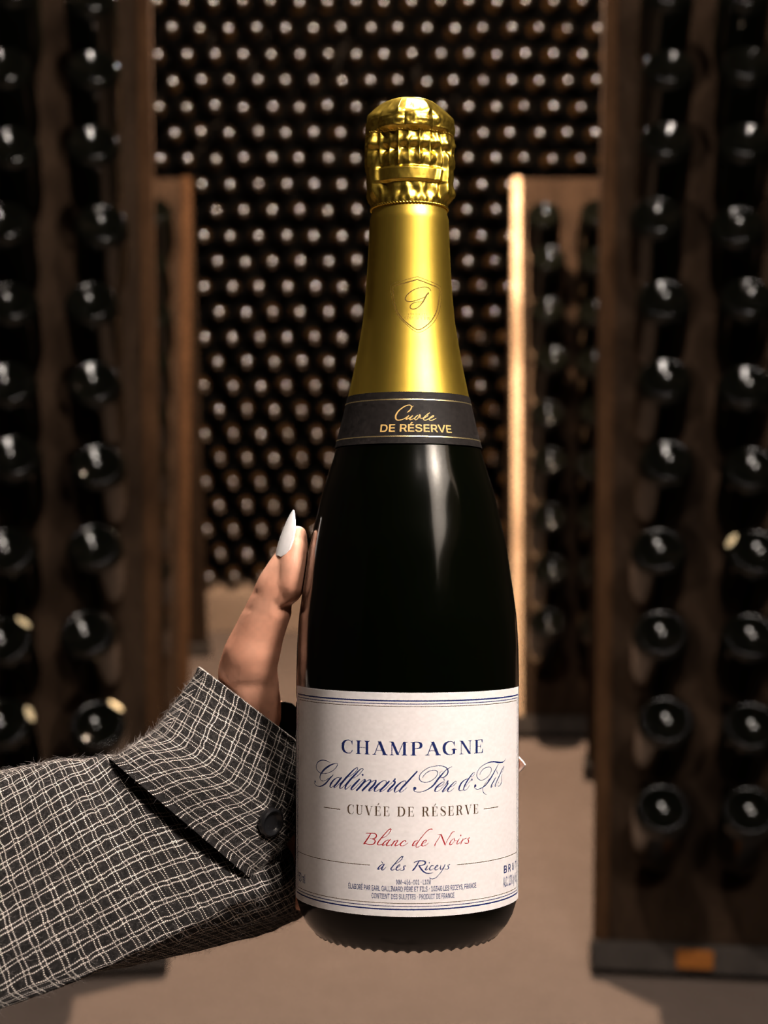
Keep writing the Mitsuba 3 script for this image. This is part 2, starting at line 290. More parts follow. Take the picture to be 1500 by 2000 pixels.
def rack(name_label, corner, yaw, side, length, ncol, s0, ds, nrow, colx, aisle_word, marks=(), rear=True, keep=None, stile='mat_wood_edge'):
    """corner: foot of the board's aisle-side edge. side=+1: the board runs to the right of it."""
    key = number('riddling_rack')
    ex = np.array([math.cos(yaw), math.sin(yaw), 0]) * side                       # across the board, away from the aisle
    back = np.array([-math.sin(yaw), math.cos(yaw), 0])                           # horizontal, away from the camera
    es = back * math.sin(LEAN) + np.array([0, 0, math.cos(LEAN)]); n = np.cross(ex, es) * (1 if side > 0 else -1)
    o = np.array(corner, float)
    def frame_mat(org, e1, e2, e3):
        M = np.eye(4); M[:3, 0], M[:3, 1], M[:3, 2], M[:3, 3] = e1, e2, e3, org; return M
    def place(mesh, part, m, M, smooth=False):
        mesh = mesh.copy(); mesh.apply_transform(M)
        if np.linalg.det(M[:3, :3]) < 0: mesh.invert()
        return put(key + '__' + part, mesh, m, smooth)
    F = frame_mat(o, ex, es, n)
    W = [colx[0] + 0.066] + [0.128] * (ncol - 1)
    x0 = 0.026
    th = 0.026
    hol = lambda c: [(colx[c], s0 + ds * k) for k in range(nrow)]
    xa = x0
    for c in range(ncol):
        xb = (colx[c] + colx[c + 1]) / 2 if c + 1 < ncol else colx[c] + 0.066
        m = plank_mesh(xb - xa - 0.0008, length, th, [(x - xa, s) for x, s in hol(c)]); m.apply_translation((xa, 0, -th))
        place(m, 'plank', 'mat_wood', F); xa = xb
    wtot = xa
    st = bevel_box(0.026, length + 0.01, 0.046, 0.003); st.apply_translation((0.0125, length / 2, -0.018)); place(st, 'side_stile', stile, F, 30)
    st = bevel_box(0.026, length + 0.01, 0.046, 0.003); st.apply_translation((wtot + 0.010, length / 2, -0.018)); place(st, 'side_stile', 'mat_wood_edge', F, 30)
    rl = bevel_box(wtot + 0.03, 0.046, 0.050, 0.004); rl.apply_translation((wtot / 2 + 0.01, -0.0245, -0.012)); place(rl, 'bottom_rail', 'mat_rail', F, 30)
    if rear:
        top = o + es * length + back * 0.012 - n * th
        es2 = -back * math.sin(LEAN) + np.array([0, 0, math.cos(LEAN)]); n2 = np.cross(ex, es2) * (1 if side > 0 else -1)
        R = frame_mat(top + back * 0.03 - es2 * length, ex, es2, n2)
        nb = max(2, ncol); 
        for c in range(nb):
            b = bevel_box(wtot / nb - 0.004, length - 0.01, 0.024, 0.003); b.apply_translation((wtot / nb * (c + 0.5), length / 2, 0)); place(b, 'rear_plank', 'mat_wood', R, 30)
        rl = bevel_box(wtot + 0.03, 0.046, 0.050, 0.004); rl.apply_translation((wtot / 2 + 0.01, -0.0245, 0)); place(rl, 'bottom_rail', 'mat_rail', R, 30)
    tag(key, name_label, 'wine rack', 'riddling racks')
    ax = -back * math.cos(AX) + np.array([0, 0, math.sin(AX)])                     # from the neck to the base
    for c in range(ncol):
        for k in range(nrow):
            s = s0 + ds * k
            hole = o + ex * colx[c] + es * s
            if keep and not keep(c, k): continue
            tilt = rng.normal(0, 0.022, 3); a = ax + ex * tilt[0] + np.array([0, 0, tilt[1]]); a /= np.linalg.norm(a)
            up = -a                                                               # the bottle's own +z runs to its neck
            base = hole - n * th * 0.5 + a * (0.242 + 0.005 * tilt[2] / 0.022)
            e1 = np.cross([0, 0, 1.0], up); e1 /= np.linalg.norm(e1); e2 = np.cross(up, e1)
            q = rng.uniform(0, 2 * math.pi); c1, c2 = math.cos(q) * e1 + math.sin(q) * e2, -math.sin(q) * e1 + math.cos(q) * e2
            M = frame_mat(base, c1, c2, up)
            bk = number('riddling_bottle')
            row = nrow - k
            lab = 'dark bottle in the %s, %s row from top, %s column from aisle' % (aisle_word, ORD[row], ORD[c + 1])
            mk = [m for m in marks if m[0] == c and m[1] == k]
            if mk: lab = 'paint-marked bottle in the %s, %s row, %s column from aisle' % (aisle_word, ORD[row], ORD[c + 1])
            if mk:
                scene[bk + '__glass'] = {**PLY_RB, 'to_world': T(M.tolist())}
                w = base + 0 * a
                ang = mk[0][2]                                                    # clock angle of the mark seen from the base
                rr = e1 * math.cos(ang) + e2 * math.sin(ang)
                mm = trimesh.creation.icosphere(3); mm.apply_scale((0.0135, 0.0085, 0.0030))
                nn = (a * 0.62 + rr * 0.78); nn /= np.linalg.norm(nn); tt = np.cross(nn, rr); tt /= np.linalg.norm(tt)
                mm.apply_transform(frame_mat(base - a * 0.0045 + rr * 0.0402, tt, np.cross(nn, tt), nn))
                put(bk + '__paint_mark', mm, 'mat_paint', True); labels[bk + '__paint_mark'] = {'label': 'cream dab of paint'}
            else:
                scene[bk] = {**PLY_RB, 'to_world': T(M.tolist())}
            tag(bk, lab, 'bottle', 'bottles in the riddling racks')
    return key, F, o, ex, es, n, wtot
RR = rack('tall wooden riddling rack full of dark bottles at the right edge', (0.336, 2.46, 0.055), math.radians(-6.5), 1, 1.64, 3, 0.115, 0.132, 11, (0.095, 0.226, 0.357), 'near right rack',
          marks=[(1, 3, 0.5)])
tg = bevel_box(0.058, 0.030, 0.010, 0.003); Mx = np.eye(4); Mx[:3, :3] = np.stack([RR[3], RR[4], RR[5]], 1); Mx[:3, 3] = RR[2] + RR[3] * 0.16 + RR[4] * -0.0245 + RR[5] * 0.015
tg.apply_transform(Mx); put(RR[0] + '__tag', tg, 'mat_orange', 30); labels[RR[0] + '__tag'] = {'label': 'orange tag on the bottom rail'}
rack('tall wooden riddling rack full of dark bottles at the left edge', (-0.352, 2.46, 0.055), math.radians(7.5), -1, 1.64, 3, 0.115, 0.132, 11, (0.095, 0.226, 0.357), 'near left rack',
     marks=[(0, 1, 2.3), (1, 2, 2.3), (1, 1, 2.8)])
rack('lower riddling rack with an edge post tinted as if brightly lit, far right', (0.318, 3.86, 0.055), math.radians(-2.5), 1, 1.40, 3, 0.115, 0.128, 9, (0.078, 0.196, 0.314), 'far right rack', stile='mat_wood_lit')
rack('lower riddling rack in shade at the far left', (-0.485, 3.86, 0.055), math.radians(3), -1, 1.40, 2, 0.115, 0.128, 9, (0.078, 0.196), 'far left rack')

# ------------------------------------------------------------------ the held champagne bottle
HB = np.array([0.0089095722, -0.1655791969, 0.6341768250]); HA = np.array([0.0043877525, 0.9994027927, 0.0342754377])
HU = np.array([0.9999903624, -0.0043903322, 0.0]); HV = np.array([0.0001504806, 0.0342751074, -0.9994124246])
def cdir(c): return RT * c[0] + UP * c[1] + FW * c[2]
WB, WA, WU, WV = cam_pt(HB), cdir(HA), cdir(HU), cdir(HV)        # foot, axis, right, towards the viewer
HM = np.eye(4); HM[:3, 0], HM[:3, 1], HM[:3, 2], HM[:3, 3] = WV, WU, WA, WB      # local: theta = 0 faces the viewer, grows to the right
def to_held(mesh):
    m = mesh.copy(); m.apply_transform(HM)
    return m
K = 'champagne_bottle'
tag(K, 'dark green champagne bottle with gold foil neck and white label, held upright in the centre', 'bottle')
def knurl(h, t, r): return np.where((np.abs(r - 0.0358) < 0.0025) & (h < 0.0035), -0.0006 * np.clip(np.cos(52 * t) + 0.35, 0, 2) * np.exp(-((r - 0.0355) / 0.0012) ** 2), 0)
BASE_FINE = [(0.026, 0.0), (0.0245, 0.006), (0.019, 0.015), (0.011, 0.0235), (0.0045, 0.0295), (0.0012, 0.0322), (0.0003, 0.0338), (0.0, 0.0347), (0.0, 0.0355), (0.0002, 0.0363), (0.0009, 0.0371), (0.0022, 0.0384), (0.0045, 0.0402), (0.0080, 0.0420), (0.0125, 0.0434), (0.0175, 0.0442), (0.024, 0.0443), (0.060, 0.0443)]
hh = np.linspace(0.0959, 0.2830, 60)
put(K + '__glass', to_held(lathe(BASE_FINE + [(h, float(radius(h)) - 0.00005) for h in hh] + [(0.2860, 0.0130), (0.3000, 0.0122), (0.3040, 0.0120), (0.3050, 0.0)], 312, hmod=knurl)), 'mat_bottle_glass', True)
labels[K + '__glass'] = {'label': 'dark green, almost black glass'}

# --- gold foil: plain skirt below, crumpled hood above
def crumple(seed, h, t, fh, ft):
    p = np.stack([np.cos(t) * ft, np.sin(t) * ft, h * fh], -1); return meshkit.fbm(p, 3, seed) - 0.5
def wrap(t): return (t + np.pi) % (2 * np.pi) - np.pi
def ridge(t, c, w): return np.exp(-(wrap(t - c) / w) ** 2)
FOIL = [(0.2113, float(radius(0.2113)) + 0.0004)] + [(h, float(radius(h)) + 0.0004) for h in np.linspace(0.214, 0.2831, 40)]
FOIL += [(0.2850, 0.0153), (0.2868, 0.0151), (0.2880, 0.0152), (0.2892, 0.0156), (0.2904, 0.0162), (0.2916, 0.0168), (0.2926, 0.0171)]
FOIL += [(h, 0.0172) for h in np.linspace(0.2934, 0.3154, 46)]
FOIL += [(0.3160, 0.0169), (0.3166, 0.0169)] + [(h, 0.0173) for h in np.linspace(0.3174, 0.3228, 14)]
FOIL += [(0.3236, 0.0171), (0.3243, 0.0167), (0.3250, 0.0160), (0.3260, 0.0151), (0.3270, 0.0141), (0.3280, 0.0130), (0.3290, 0.0119), (0.3299, 0.0107), (0.3306, 0.0092), (0.3311, 0.0070), (0.3313, 0.0040), (0.3314, 0.0)]
def foil_r(h, t):
    tw = wrap(t)
    up = np.clip((h - 0.2885) / 0.004, 0, 1); up = up * up * (3 - 2 * up)
    fade = np.clip((0.3313 - h) / 0.010, 0, 1)
    head = np.clip((h - 0.3158) / 0.0012, 0, 1)
    front = np.clip((1.02 - np.abs(tw - 0.02)) / 0.16, 0, 1); front = front * front * (3 - 2 * front)
    d = np.zeros_like(h)
    mid = up * (1 - head)
    d -= mid * front * 0.0024                                                    # the front lies close to the lip of the bottle
    lip = np.clip((h - 0.2958) / 0.0004, 0, 1) * np.clip((0.3019 - h) / 0.0006, 0, 1)
    d += mid * front * 0.0011 * lip                                              # the lip ring shows through
    pl = np.clip((h - 0.3020) / 0.0015, 0, 1)
    ph = 22 * tw + 0.9 * np.sin(2.3 * tw + 1)
    pleat = np.abs(np.sin(ph / 2)) ** 0.7
    d += mid * pl * (0.0012 * (1 - pleat) * (0.6 + 0.4 * np.sin(5 * tw) ** 2) + pleat * (0.0010 * np.exp(-((h - 0.3118) / 0.0016) ** 2) - 0.0010 * np.exp(-((h - 0.3090) / 0.0012) ** 2) + 0.0006 * np.exp(-((h - 0.3055) / 0.0022) ** 2)))
    d += mid * (1 - pl) * 0.0005 * crumple(3, h, t, 90, 3.2)
    for c, w, a in ((-1.06, 0.10, 0.0011), (-0.86, 0.06, 0.0008), (0.80, 0.07, 0.0012), (1.00, 0.06, 0.0007), (1.30, 0.09, 0.0010), (2.2, .1, .001), (-2.0, .1, .001), (3.0, .12, .001)):
        cc = c + 0.16 * np.sin((h - 0.29) * 260 + 5 * c) * 0.35
        d += mid * a * ridge(t, cc, w)
    bev = np.clip((h - 0.3215) / 0.003, 0, 1) * np.clip((0.3312 - h) / 0.004, 0, 1)
    seg = (tw + 0.35 + 0.10 * np.sin(3 * tw)) % (2 * np.pi / 7) - np.pi / 7
    d += bev * 0.016 * (np.cos(np.pi / 7) / np.cos(seg) - 0.955) * 1.1
    fold = np.abs(np.sin(4.5 * tw + 0.6 + 25 * (h - 0.32) * np.sin(2 * tw)))
    d += head * fade * (0.0012 * (fold ** 0.7 - 0.6) * (1 - 0.6 * bev) + 0.0017 * crumple(9, h, t, 300, 3.6))
    d += up * fade * (1 - 0.75 * lip * front) * 0.0010 * crumple(5, h, t, 190, 5.0)
    d += up * np.clip((0.2960 - h) / 0.004, 0, 1) * (0.0012 * np.clip((np.abs(wrap(t - 1.45)) - 0.9) / -0.9, 0, 1) + 0.0004 * np.cos(17 * t + 1))
    d += np.clip((0.2905 - h) / 0.003, 0, 1) * np.clip((h - 0.2872) / 0.001, 0, 1) * 0.00035 * np.cos(31 * t)
    d += (h < 0.284) * 0.00005 * crumple(8, h, t, 60, 2.0)
    return d
fo = lathe(FOIL, 420, rmod=foil_r)
hv = np.array(fo.vertices)[:, 2]; hf = hv[np.array(fo.faces)].mean(1)
def submesh(m, sel): 
    s = trimesh.Trimesh(np.array(m.vertices), np.array(m.faces)[sel], process=False); s.remove_unreferenced_vertices(); return s
put(K + '__foil_skirt', to_held(submesh(fo, hf < 0.2868)), 'mat_foil', True); labels[K + '__foil_skirt'] = {'label': 'smooth satin gold foil on the neck'}
put(K + '__foil_hood', to_held(submesh(fo, hf >= 0.2868)), 'mat_foil_shiny', 60); labels[K + '__foil_hood'] = {'label': 'crumpled gold foil hood over the cork'}
def rope(h0, r0, rad, lay, wob=0.0, part='rope_trim'):
    n = 720; t = np.linspace(0, 2 * np.pi, n, endpoint=False); k = 10
    a = np.arange(k) * 2 * np.pi / k
    tt, aa = t[:, None], a[None, :]
    rr = rad * (1 + 0.42 * np.cos(2 * (aa + lay * tt / 2)))
    if callable(r0): rc = r0(tt)
    else: rc = r0
    R = rc + rr * np.cos(aa); H = h0 + wob * np.cos(tt - 2.2) + rr * np.sin(aa)
    v = np.stack([R * np.cos(tt), R * np.sin(tt), H], -1).reshape(-1, 3)
    i, j = np.meshgrid(np.arange(n), np.arange(k), indexing='ij'); i2, j2 = (i + 1) % n, (j + 1) % k
    q = np.stack([i * k + j, i2 * k + j, i2 * k + j2, i * k + j2], -1).reshape(-1, 4)
    f = np.vstack([q[:, [0, 1, 2]], q[:, [0, 2, 3]]])
    put(K + '__foil_hood__' + part, to_held(trimesh.Trimesh(v, f, process=False)), 'mat_foil_shiny', True)
rope(0.2872, 0.0154, 0.00045, 74)
rope(0.3163, lambda t: 0.0169 + foil_r(0.3156 + 0 * t, t) * 0.8, 0.0004, 88)

# --- print: strokes in (theta in mrad, height and width in 0.01 mm), laid on the surface as thin raised ink
STROKES = {"maker":[[[-723,6981,13],[-758,7032,23],[-800,7048,30],[-845,7017,33],[-883,6924,35],[-902,6786,38],[-892,6661,33],[-868,6582,30],[-835,6545,25],[-787,6552,23],[-737,6605,23],[-690,6706,23],[-656,6833,28],[-641,6928,28],[-645,6977,23],[-663,6977,20],[-698,6933,43],[-737,6854,66],[-778,6748,76],[-813,6631,71],[-837,6518,58],[-849,6410,46],[-846,6321,30],[-825,6266,23],[-799,6271,20],[-765,6324,20],[-736,6406,23]],[[-687,6541,23],[-709,6462,46],[-732,6369,58],[-757,6257,61],[-786,6155,56],[-821,6075,46],[-857,6032,30],[-895,6040,25],[-923,6097,25],[-929,6153,25]],[[-917,6191,84]],[[-633,6471,20],[-659,6424,33],[-689,6323,63],[-714,6198,76],[-724,6104,58],[-716,6063,33],[-696,6090,20],[-673,6163,18],[-644,6276,23],[-622,6386,30]],[[-633,6471,20],[-624,6468,23],[-620,6438,25],[-624,6373,25]],[[-601,6464,58],[-622,6361,73],[-651,6222,73],[-675,6111,58],[-677,6072,38],[-658,6092,20],[-629,6205,20],[-600,6298,18]],[[-528,6519,18],[-485,6633,23],[-456,6743,25],[-440,6848,25],[-446,6884,23],[-462,6855,30],[-488,6759,48],[-525,6596,68],[-565,6418,73],[-604,6227,76],[-616,6108,58],[-611,6059,35],[-589,6105,20],[-558,6230,20]],[[-481,6482,18],[-443,6582,23],[-414,6703,25],[-391,6828,25],[-397,6871,23],[-413,6842,30],[-438,6747,48],[-473,6586,68],[-513,6410,73],[-550,6220,76],[-561,6102,58],[-556,6053,35],[-536,6098,20],[-506,6221,20]],[[-425,6453,58],[-452,6339,73],[-487,6176,73],[-502,6083,58],[-496,6053,35],[-474,6092,20],[-439,6241,20],[-408,6376,18],[-392,6430,18]],[[-395,6632,79]],[[-394,6430,20],[-375,6469,33],[-373,6422,63],[-393,6316,73],[-425,6156,73],[-448,6055,71]],[[-406,6250,18],[-375,6358,20],[-344,6447,25],[-326,6464,38],[-324,6407,63],[-344,6290,73],[-375,6156,73],[-396,6056,68]],[[-356,6236,18],[-323,6363,18],[-296,6438,23],[-278,6460,33],[-278,6404,61],[-296,6274,71],[-323,6155,71],[-338,6076,53],[-333,6050,33],[-314,6094,20],[-287,6213,18]],[[-190,6443,20],[-205,6460,23],[-231,6405,41],[-257,6307,66],[-281,6189,73],[-290,6087,58],[-284,6044,33],[-266,6066,20],[-242,6145,18]],[[-190,6443,23],[-188,6424,25],[-191,6373,25]],[[-164,6433,53],[-181,6356,71],[-207,6226,73],[-233,6122,71],[-242,6051,46],[-230,6053,23],[-201,6127,20],[-170,6269,18],[-138,6411,18]],[[-115,6520,58],[-128,6443,58]],[[-121,6438,46],[-114,6413,58],[-124,6324,68],[-149,6209,71],[-172,6093,61],[-174,6048,38],[-158,6076,20],[-129,6173,18]],[[-29,6443,20],[-35,6462,20],[-61,6417,35],[-89,6315,61],[-112,6200,68],[-119,6098,53],[-115,6042,30],[-98,6063,20],[-75,6140,18]],[[-32,6462,20],[-26,6444,23],[-26,6393,25]],[[67,6803,51],[44,6696,58],[10,6532,63],[-26,6356,68],[-58,6203,68],[-75,6089,53],[-72,6046,30],[-52,6078,20],[-29,6161,18],[-15,6218,13]],[[115,6587,25],[126,6668,25],[155,6780,25],[184,6834,23],[213,6848,23],[234,6817,28],[243,6747,30],[237,6659,28],[219,6560,25],[190,6469,23],[158,6415,25],[129,6407,28],[103,6443,30],[89,6519,33],[87,6607,30],[97,6720,28],[123,6832,25],[161,6937,23],[204,6990,23],[252,7008,25],[287,6987,28],[315,6932,35],[329,6861,46],[333,6771,48],[326,6684,46],[309,6611,41],[291,6570,33],[276,6566,25],[264,6586,20]],[[367,6955,18],[342,6909,23],[321,6862,25],[297,6765,38],[276,6667,53],[261,6593,63],[237,6470,66],[214,6334,63],[187,6224,51],[155,6138,35],[118,6072,25],[81,6048,23],[52,6074,25],[38,6143,28]],[[49,6187,117]],[[285,6810,13],[267,6781,15],[258,6707,15],[261,6631,18]],[[292,6532,20],[298,6493,38],[304,6461,28]],[[243,6218,18],[273,6264,20],[294,6336,23],[298,6399,20],[288,6407,23],[261,6329,41],[234,6231,58],[220,6120,61],[221,6063,38],[234,6049,20],[258,6102,18],[285,6212,18],[321,6357,18]],[[333,6437,46],[323,6376,46],[333,6349,46],[321,6269,53],[297,6134,56],[284,6054,46],[290,6035,23],[312,6106,18],[334,6191,18]],[[343,6189,18],[380,6245,20],[405,6341,23],[407,6397,20],[396,6400,23],[371,6310,41],[346,6201,56],[331,6103,56],[332,6046,35],[346,6037,20],[374,6107,18],[393,6186,13]],[[520,6471,23],[490,6441,28],[460,6347,51],[439,6213,63],[433,6113,53],[441,6054,30],[460,6056,18],[477,6090,18]],[[587,6681,20],[576,6684,23],[551,6589,41],[524,6457,53],[500,6311,58],[483,6177,53],[478,6089,41],[487,6049,25],[507,6081,18],[527,6164,18],[539,6237,13]],[[587,6681,18],[589,6636,18],[572,6570,15],[548,6527,18]],[[497,6173,13],[520,6306,15],[551,6411,15]],[[560,6428,71]],[[644,6593,23],[661,6708,25],[692,6800,25],[733,6837,25],[762,6827,28],[780,6756,28],[775,6642,25],[750,6523,23],[712,6422,20],[677,6377,23],[646,6388,25],[620,6467,30],[610,6584,28],[620,6722,25],[653,6864,23],[696,6952,25],[745,7006,33],[797,7019,48],[848,6987,61],[898,6951,53],[941,6949,38],[975,6993,25],[993,7057,13]],[[875,6892,18],[853,6791,30],[820,6637,46],[789,6483,58],[758,6353,61],[725,6225,48],[689,6124,38],[654,6073,28],[620,6049,23],[594,6093,25],[585,6153,28]],[[596,6194,101]],[[789,6470,15],[725,6302,18],[693,6174,20],[677,6064,23],[681,5948,28],[697,5859,25],[717,5825,15]],[[851,6664,35],[858,6596,28],[865,6548,38]],[[837,6399,35],[816,6305,48],[793,6198,51],[776,6090,46],[780,6062,25],[802,6130,15],[820,6187,13]],[[961,6778,20],[966,6743,18],[952,6646,18],[925,6542,18]],[[961,6778,23],[930,6656,41],[893,6465,46],[858,6287,46],[832,6143,43],[830,6080,33],[844,6099,15],[868,6179,15]],[[933,6473,33],[922,6413,20],[925,6309,28],[925,6205,33],[904,6098,33],[878,6058,23],[866,6090,18]],[[878,6200,43]]],"cru":[[[-362,4485,21],[-340,4491,27],[-311,4498,27],[-285,4493,33],[-271,4439,46],[-273,4363,46],[-292,4306,30],[-314,4290,21],[-328,4287,15]],[[-310,4291,21],[-289,4269,33],[-281,4211,46],[-289,4133,46],[-310,4083,33],[-339,4075,30],[-365,4106,30]],[[-320,4481,36],[-339,4347,46],[-361,4205,46],[-380,4094,49]],[[-385,4085,18],[-369,4097,24]],[[-146,4674,43],[-158,4677,36],[-180,4591,33],[-208,4451,36],[-236,4296,43],[-257,4171,46],[-262,4109,43],[-250,4082,30],[-228,4101,24],[-214,4134,15]],[[-146,4679,33],[-154,4588,27],[-173,4472,21],[-197,4385,18],[-222,4343,18]],[[-159,4271,27],[-180,4268,24],[-201,4197,36],[-218,4103,49],[-214,4074,36],[-197,4107,18],[-173,4201,18],[-152,4302,27]],[[-154,4294,33],[-173,4186,43],[-185,4094,43],[-180,4064,33],[-162,4075,21],[-145,4115,15]],[[-143,4077,43],[-128,4177,40],[-116,4253,30]],[[-138,4115,15],[-111,4239,18],[-90,4278,27],[-94,4225,36],[-111,4119,43],[-112,4073,36],[-97,4082,21],[-73,4152,18]],[[-25,4237,43],[-27,4267,30],[-46,4244,33],[-66,4152,46],[-68,4092,40],[-52,4071,24],[-28,4109,18],[-3,4200,12]],[[74,4268,24],[53,4246,30],[36,4141,49],[33,4088,40],[47,4095,18],[70,4200,18]],[[194,4673,50],[183,4682,36],[157,4629,28],[126,4487,28],[91,4296,31],[66,4131,36],[60,4049,28],[75,4027,22],[91,4061,17],[104,4109,11]],[[123,4163,14],[142,4209,20],[148,4264,36],[138,4279,33],[119,4211,39],[108,4108,50],[116,4071,33],[139,4086,20],[167,4179,11]],[[246,4473,17],[267,4469,22]],[[267,4441,17],[248,4293,22],[228,4171,28],[220,4097,45],[220,4062,11]],[[274,4461,53],[290,4285,53],[309,4088,50]],[[309,4074,17],[327,4236,22],[351,4396,25],[371,4523,31],[392,4546,25]],[[394,4296,22],[375,4266,17],[358,4187,36],[349,4106,50],[358,4076,33],[378,4126,20],[395,4219,20],[394,4296,28]],[[394,4289,31],[394,4233,33],[406,4202,17],[420,4212,11]],[[452,4394,56]],[[441,4275,14],[427,4210,33],[415,4116,42],[420,4087,28],[441,4122,17],[463,4199,11]],[[473,4258,25],[463,4171,36],[452,4084,36]],[[455,4118,14],[481,4235,17],[503,4262,39]],[[540,4277,36],[521,4256,22],[525,4192,42],[529,4134,39],[518,4076,25],[496,4091,31],[490,4113,25]]],"village":[[[-226,3483,24],[-216,3414,32]],[[-205,3377,28],[-228,3352,28],[-249,3257,45],[-256,3195,53],[-242,3198,24],[-219,3294,20],[-202,3377,28]],[[-202,3377,32],[-218,3264,45],[-225,3182,45],[-211,3175,28],[-184,3280,12]],[[-47,3676,41],[-58,3676,36],[-81,3584,32],[-108,3441,36],[-135,3297,41],[-147,3216,45],[-135,3173,32],[-112,3220,16]],[[-47,3676,36],[-58,3575,28],[-85,3463,20],[-110,3400,20]],[[-96,3262,16],[-76,3324,24],[-71,3374,32],[-83,3363,32],[-101,3261,45],[-101,3191,41],[-85,3179,24],[-58,3255,12]],[[-26,3337,36],[-42,3326,24],[-39,3276,45],[-37,3216,41],[-51,3175,28],[-67,3180,24]],[[47,3458,32],[65,3507,32],[97,3526,36],[129,3514,45],[141,3452,53],[129,3383,41],[106,3355,28],[83,3350,24]],[[86,3506,36],[65,3347,49],[40,3197,53],[31,3177,28]],[[86,3346,45],[102,3245,57],[125,3123,53],[153,3064,41],[180,3057,28],[204,3084,12]],[[172,3445,49]],[[159,3350,20],[148,3261,41],[139,3198,41],[153,3190,24],[176,3258,12]],[[206,3334,32],[194,3346,24],[180,3277,36],[176,3198,41],[190,3180,24],[213,3233,12]],[[222,3241,16],[241,3288,24],[248,3337,28],[237,3339,28],[222,3251,41],[222,3191,36],[237,3179,24],[260,3244,12]],[[272,3322,32],[267,3223,36],[277,3191,24],[299,3277,16]],[[308,3345,32],[294,3217,32],[265,3043,24],[232,2898,24],[199,2850,28],[176,2887,32]],[[350,3345,36],[333,3319,24],[338,3267,41],[340,3216,36],[325,3174,24],[308,3194,24]]],"cuvee":[[[-25,20320,43],[0,20375,48],[23,20460,48],[28,20545,43],[5,20593,36],[-28,20587,36],[-75,20539,41],[-126,20448,48],[-171,20328,57],[-196,20196,62],[-198,20086,57],[-179,20013,43],[-143,20000,34],[-98,20029,32],[-58,20083,32],[-9,20181,36]],[[35,20527,25],[57,20558,16]],[[-11,20181,39],[-40,20083,43],[-47,20029,39],[-22,20053,30],[9,20108,30],[43,20176,34],[9,20072,43],[5,20017,36],[31,20030,30],[72,20085,30]],[[119,20196,34],[86,20122,43],[72,20049,43],[94,20019,34],[122,20087,32],[147,20222,36],[155,20174,39],[145,20112,36],[171,20071,27],[204,20103,30]],[[209,20092,30],[252,20155,32],[268,20205,32],[249,20216,34],[214,20128,41],[199,20054,41],[216,20007,34],[253,20034,30],[283,20085,30]],[[254,20235,32],[295,20298,41]],[[288,20079,30],[337,20138,32],[359,20189,32],[340,20193,32],[298,20110,41],[282,20048,39],[304,20002,32],[348,20042,30],[389,20089,25]]],"initial":[[[493,25196,35],[454,25285,41],[365,25328,38],[240,25293,32],[102,25206,32],[-15,25063,38],[-86,24906,41],[-85,24781,44],[-23,24725,41],[82,24743,32],[207,24820,29],[338,24925,26]],[[429,25101,64],[378,24992,58],[317,24798,64],[269,24668,38],[186,24505,35],[98,24430,38],[29,24444,38],[12,24530,35],[55,24640,32],[152,24707,29],[279,24723,26]]],"shield":[[[172,25609,41],[-98,25470,44],[-367,25339,47],[-367,25080,50],[-335,24731,50],[-274,24382,47],[-156,24061,44],[-21,23822,41],[170,23607,32],[366,23813,38],[530,24135,41],[639,24498,44],[704,24919,47],[735,25302,50],[437,25470,44],[172,25609,41]],[[178,25726,20],[-126,25573,20],[-427,25400,23],[-397,24957,26],[-340,24544,26],[-235,24160,26],[-53,23791,23],[168,23497,17],[398,23722,20],[577,24063,23],[707,24479,23],[774,24933,26],[797,25378,26],[470,25569,20],[178,25726,20]]]}
def smooth_path(pts, step):
    P = np.array(pts, float)
    if len(P) < 3:
        n = max(2, int(np.linalg.norm(P[-1, :2] - P[0, :2]) / step) + 1); return P[0] + (P[-1] - P[0]) * np.linspace(0, 1, n)[:, None]
    Q = np.vstack([2 * P[0] - P[1], P, 2 * P[-1] - P[-2]]); out = []
    for i in range(1, len(Q) - 2):
        n = max(2, int(np.linalg.norm(Q[i + 1, :2] - Q[i, :2]) / step) + 1); t = np.linspace(0, 1, n, endpoint=False)[:, None]
        a, b, c, d = Q[i - 1], Q[i], Q[i + 1], Q[i + 2]
        out.append(0.5 * (2 * b + (c - a) * t + (2 * a - 5 * b + 4 * c - d) * t ** 2 + (3 * b - a - 3 * c + d) * t ** 3))
    out.append(Q[-2][None]); r = np.vstack(out); r[:, 2] = np.maximum(r[:, 2], P[:, 2].min() * 0.8); return r
def stroke_poly(pts, step=0.12):
    """pts: (x, y, width) in mm."""
    if len(pts) == 1: return Point(pts[0][:2]).buffer(pts[0][2] / 2, quad_segs=6)
    P = smooth_path(pts, step)
    c = [Point(p[:2]).buffer(max(p[2], 0.05) / 2, quad_segs=3) for p in P]
    return unary_union([MultiPoint(list(a.exterior.coords)[:-1] + list(b.exterior.coords)[:-1]).convex_hull for a, b in zip(c[:-1], c[1:])])
def polys(g): return [p for p in getattr(g, 'geoms', [g]) if isinstance(p, Polygon) and p.area > 1e-5]
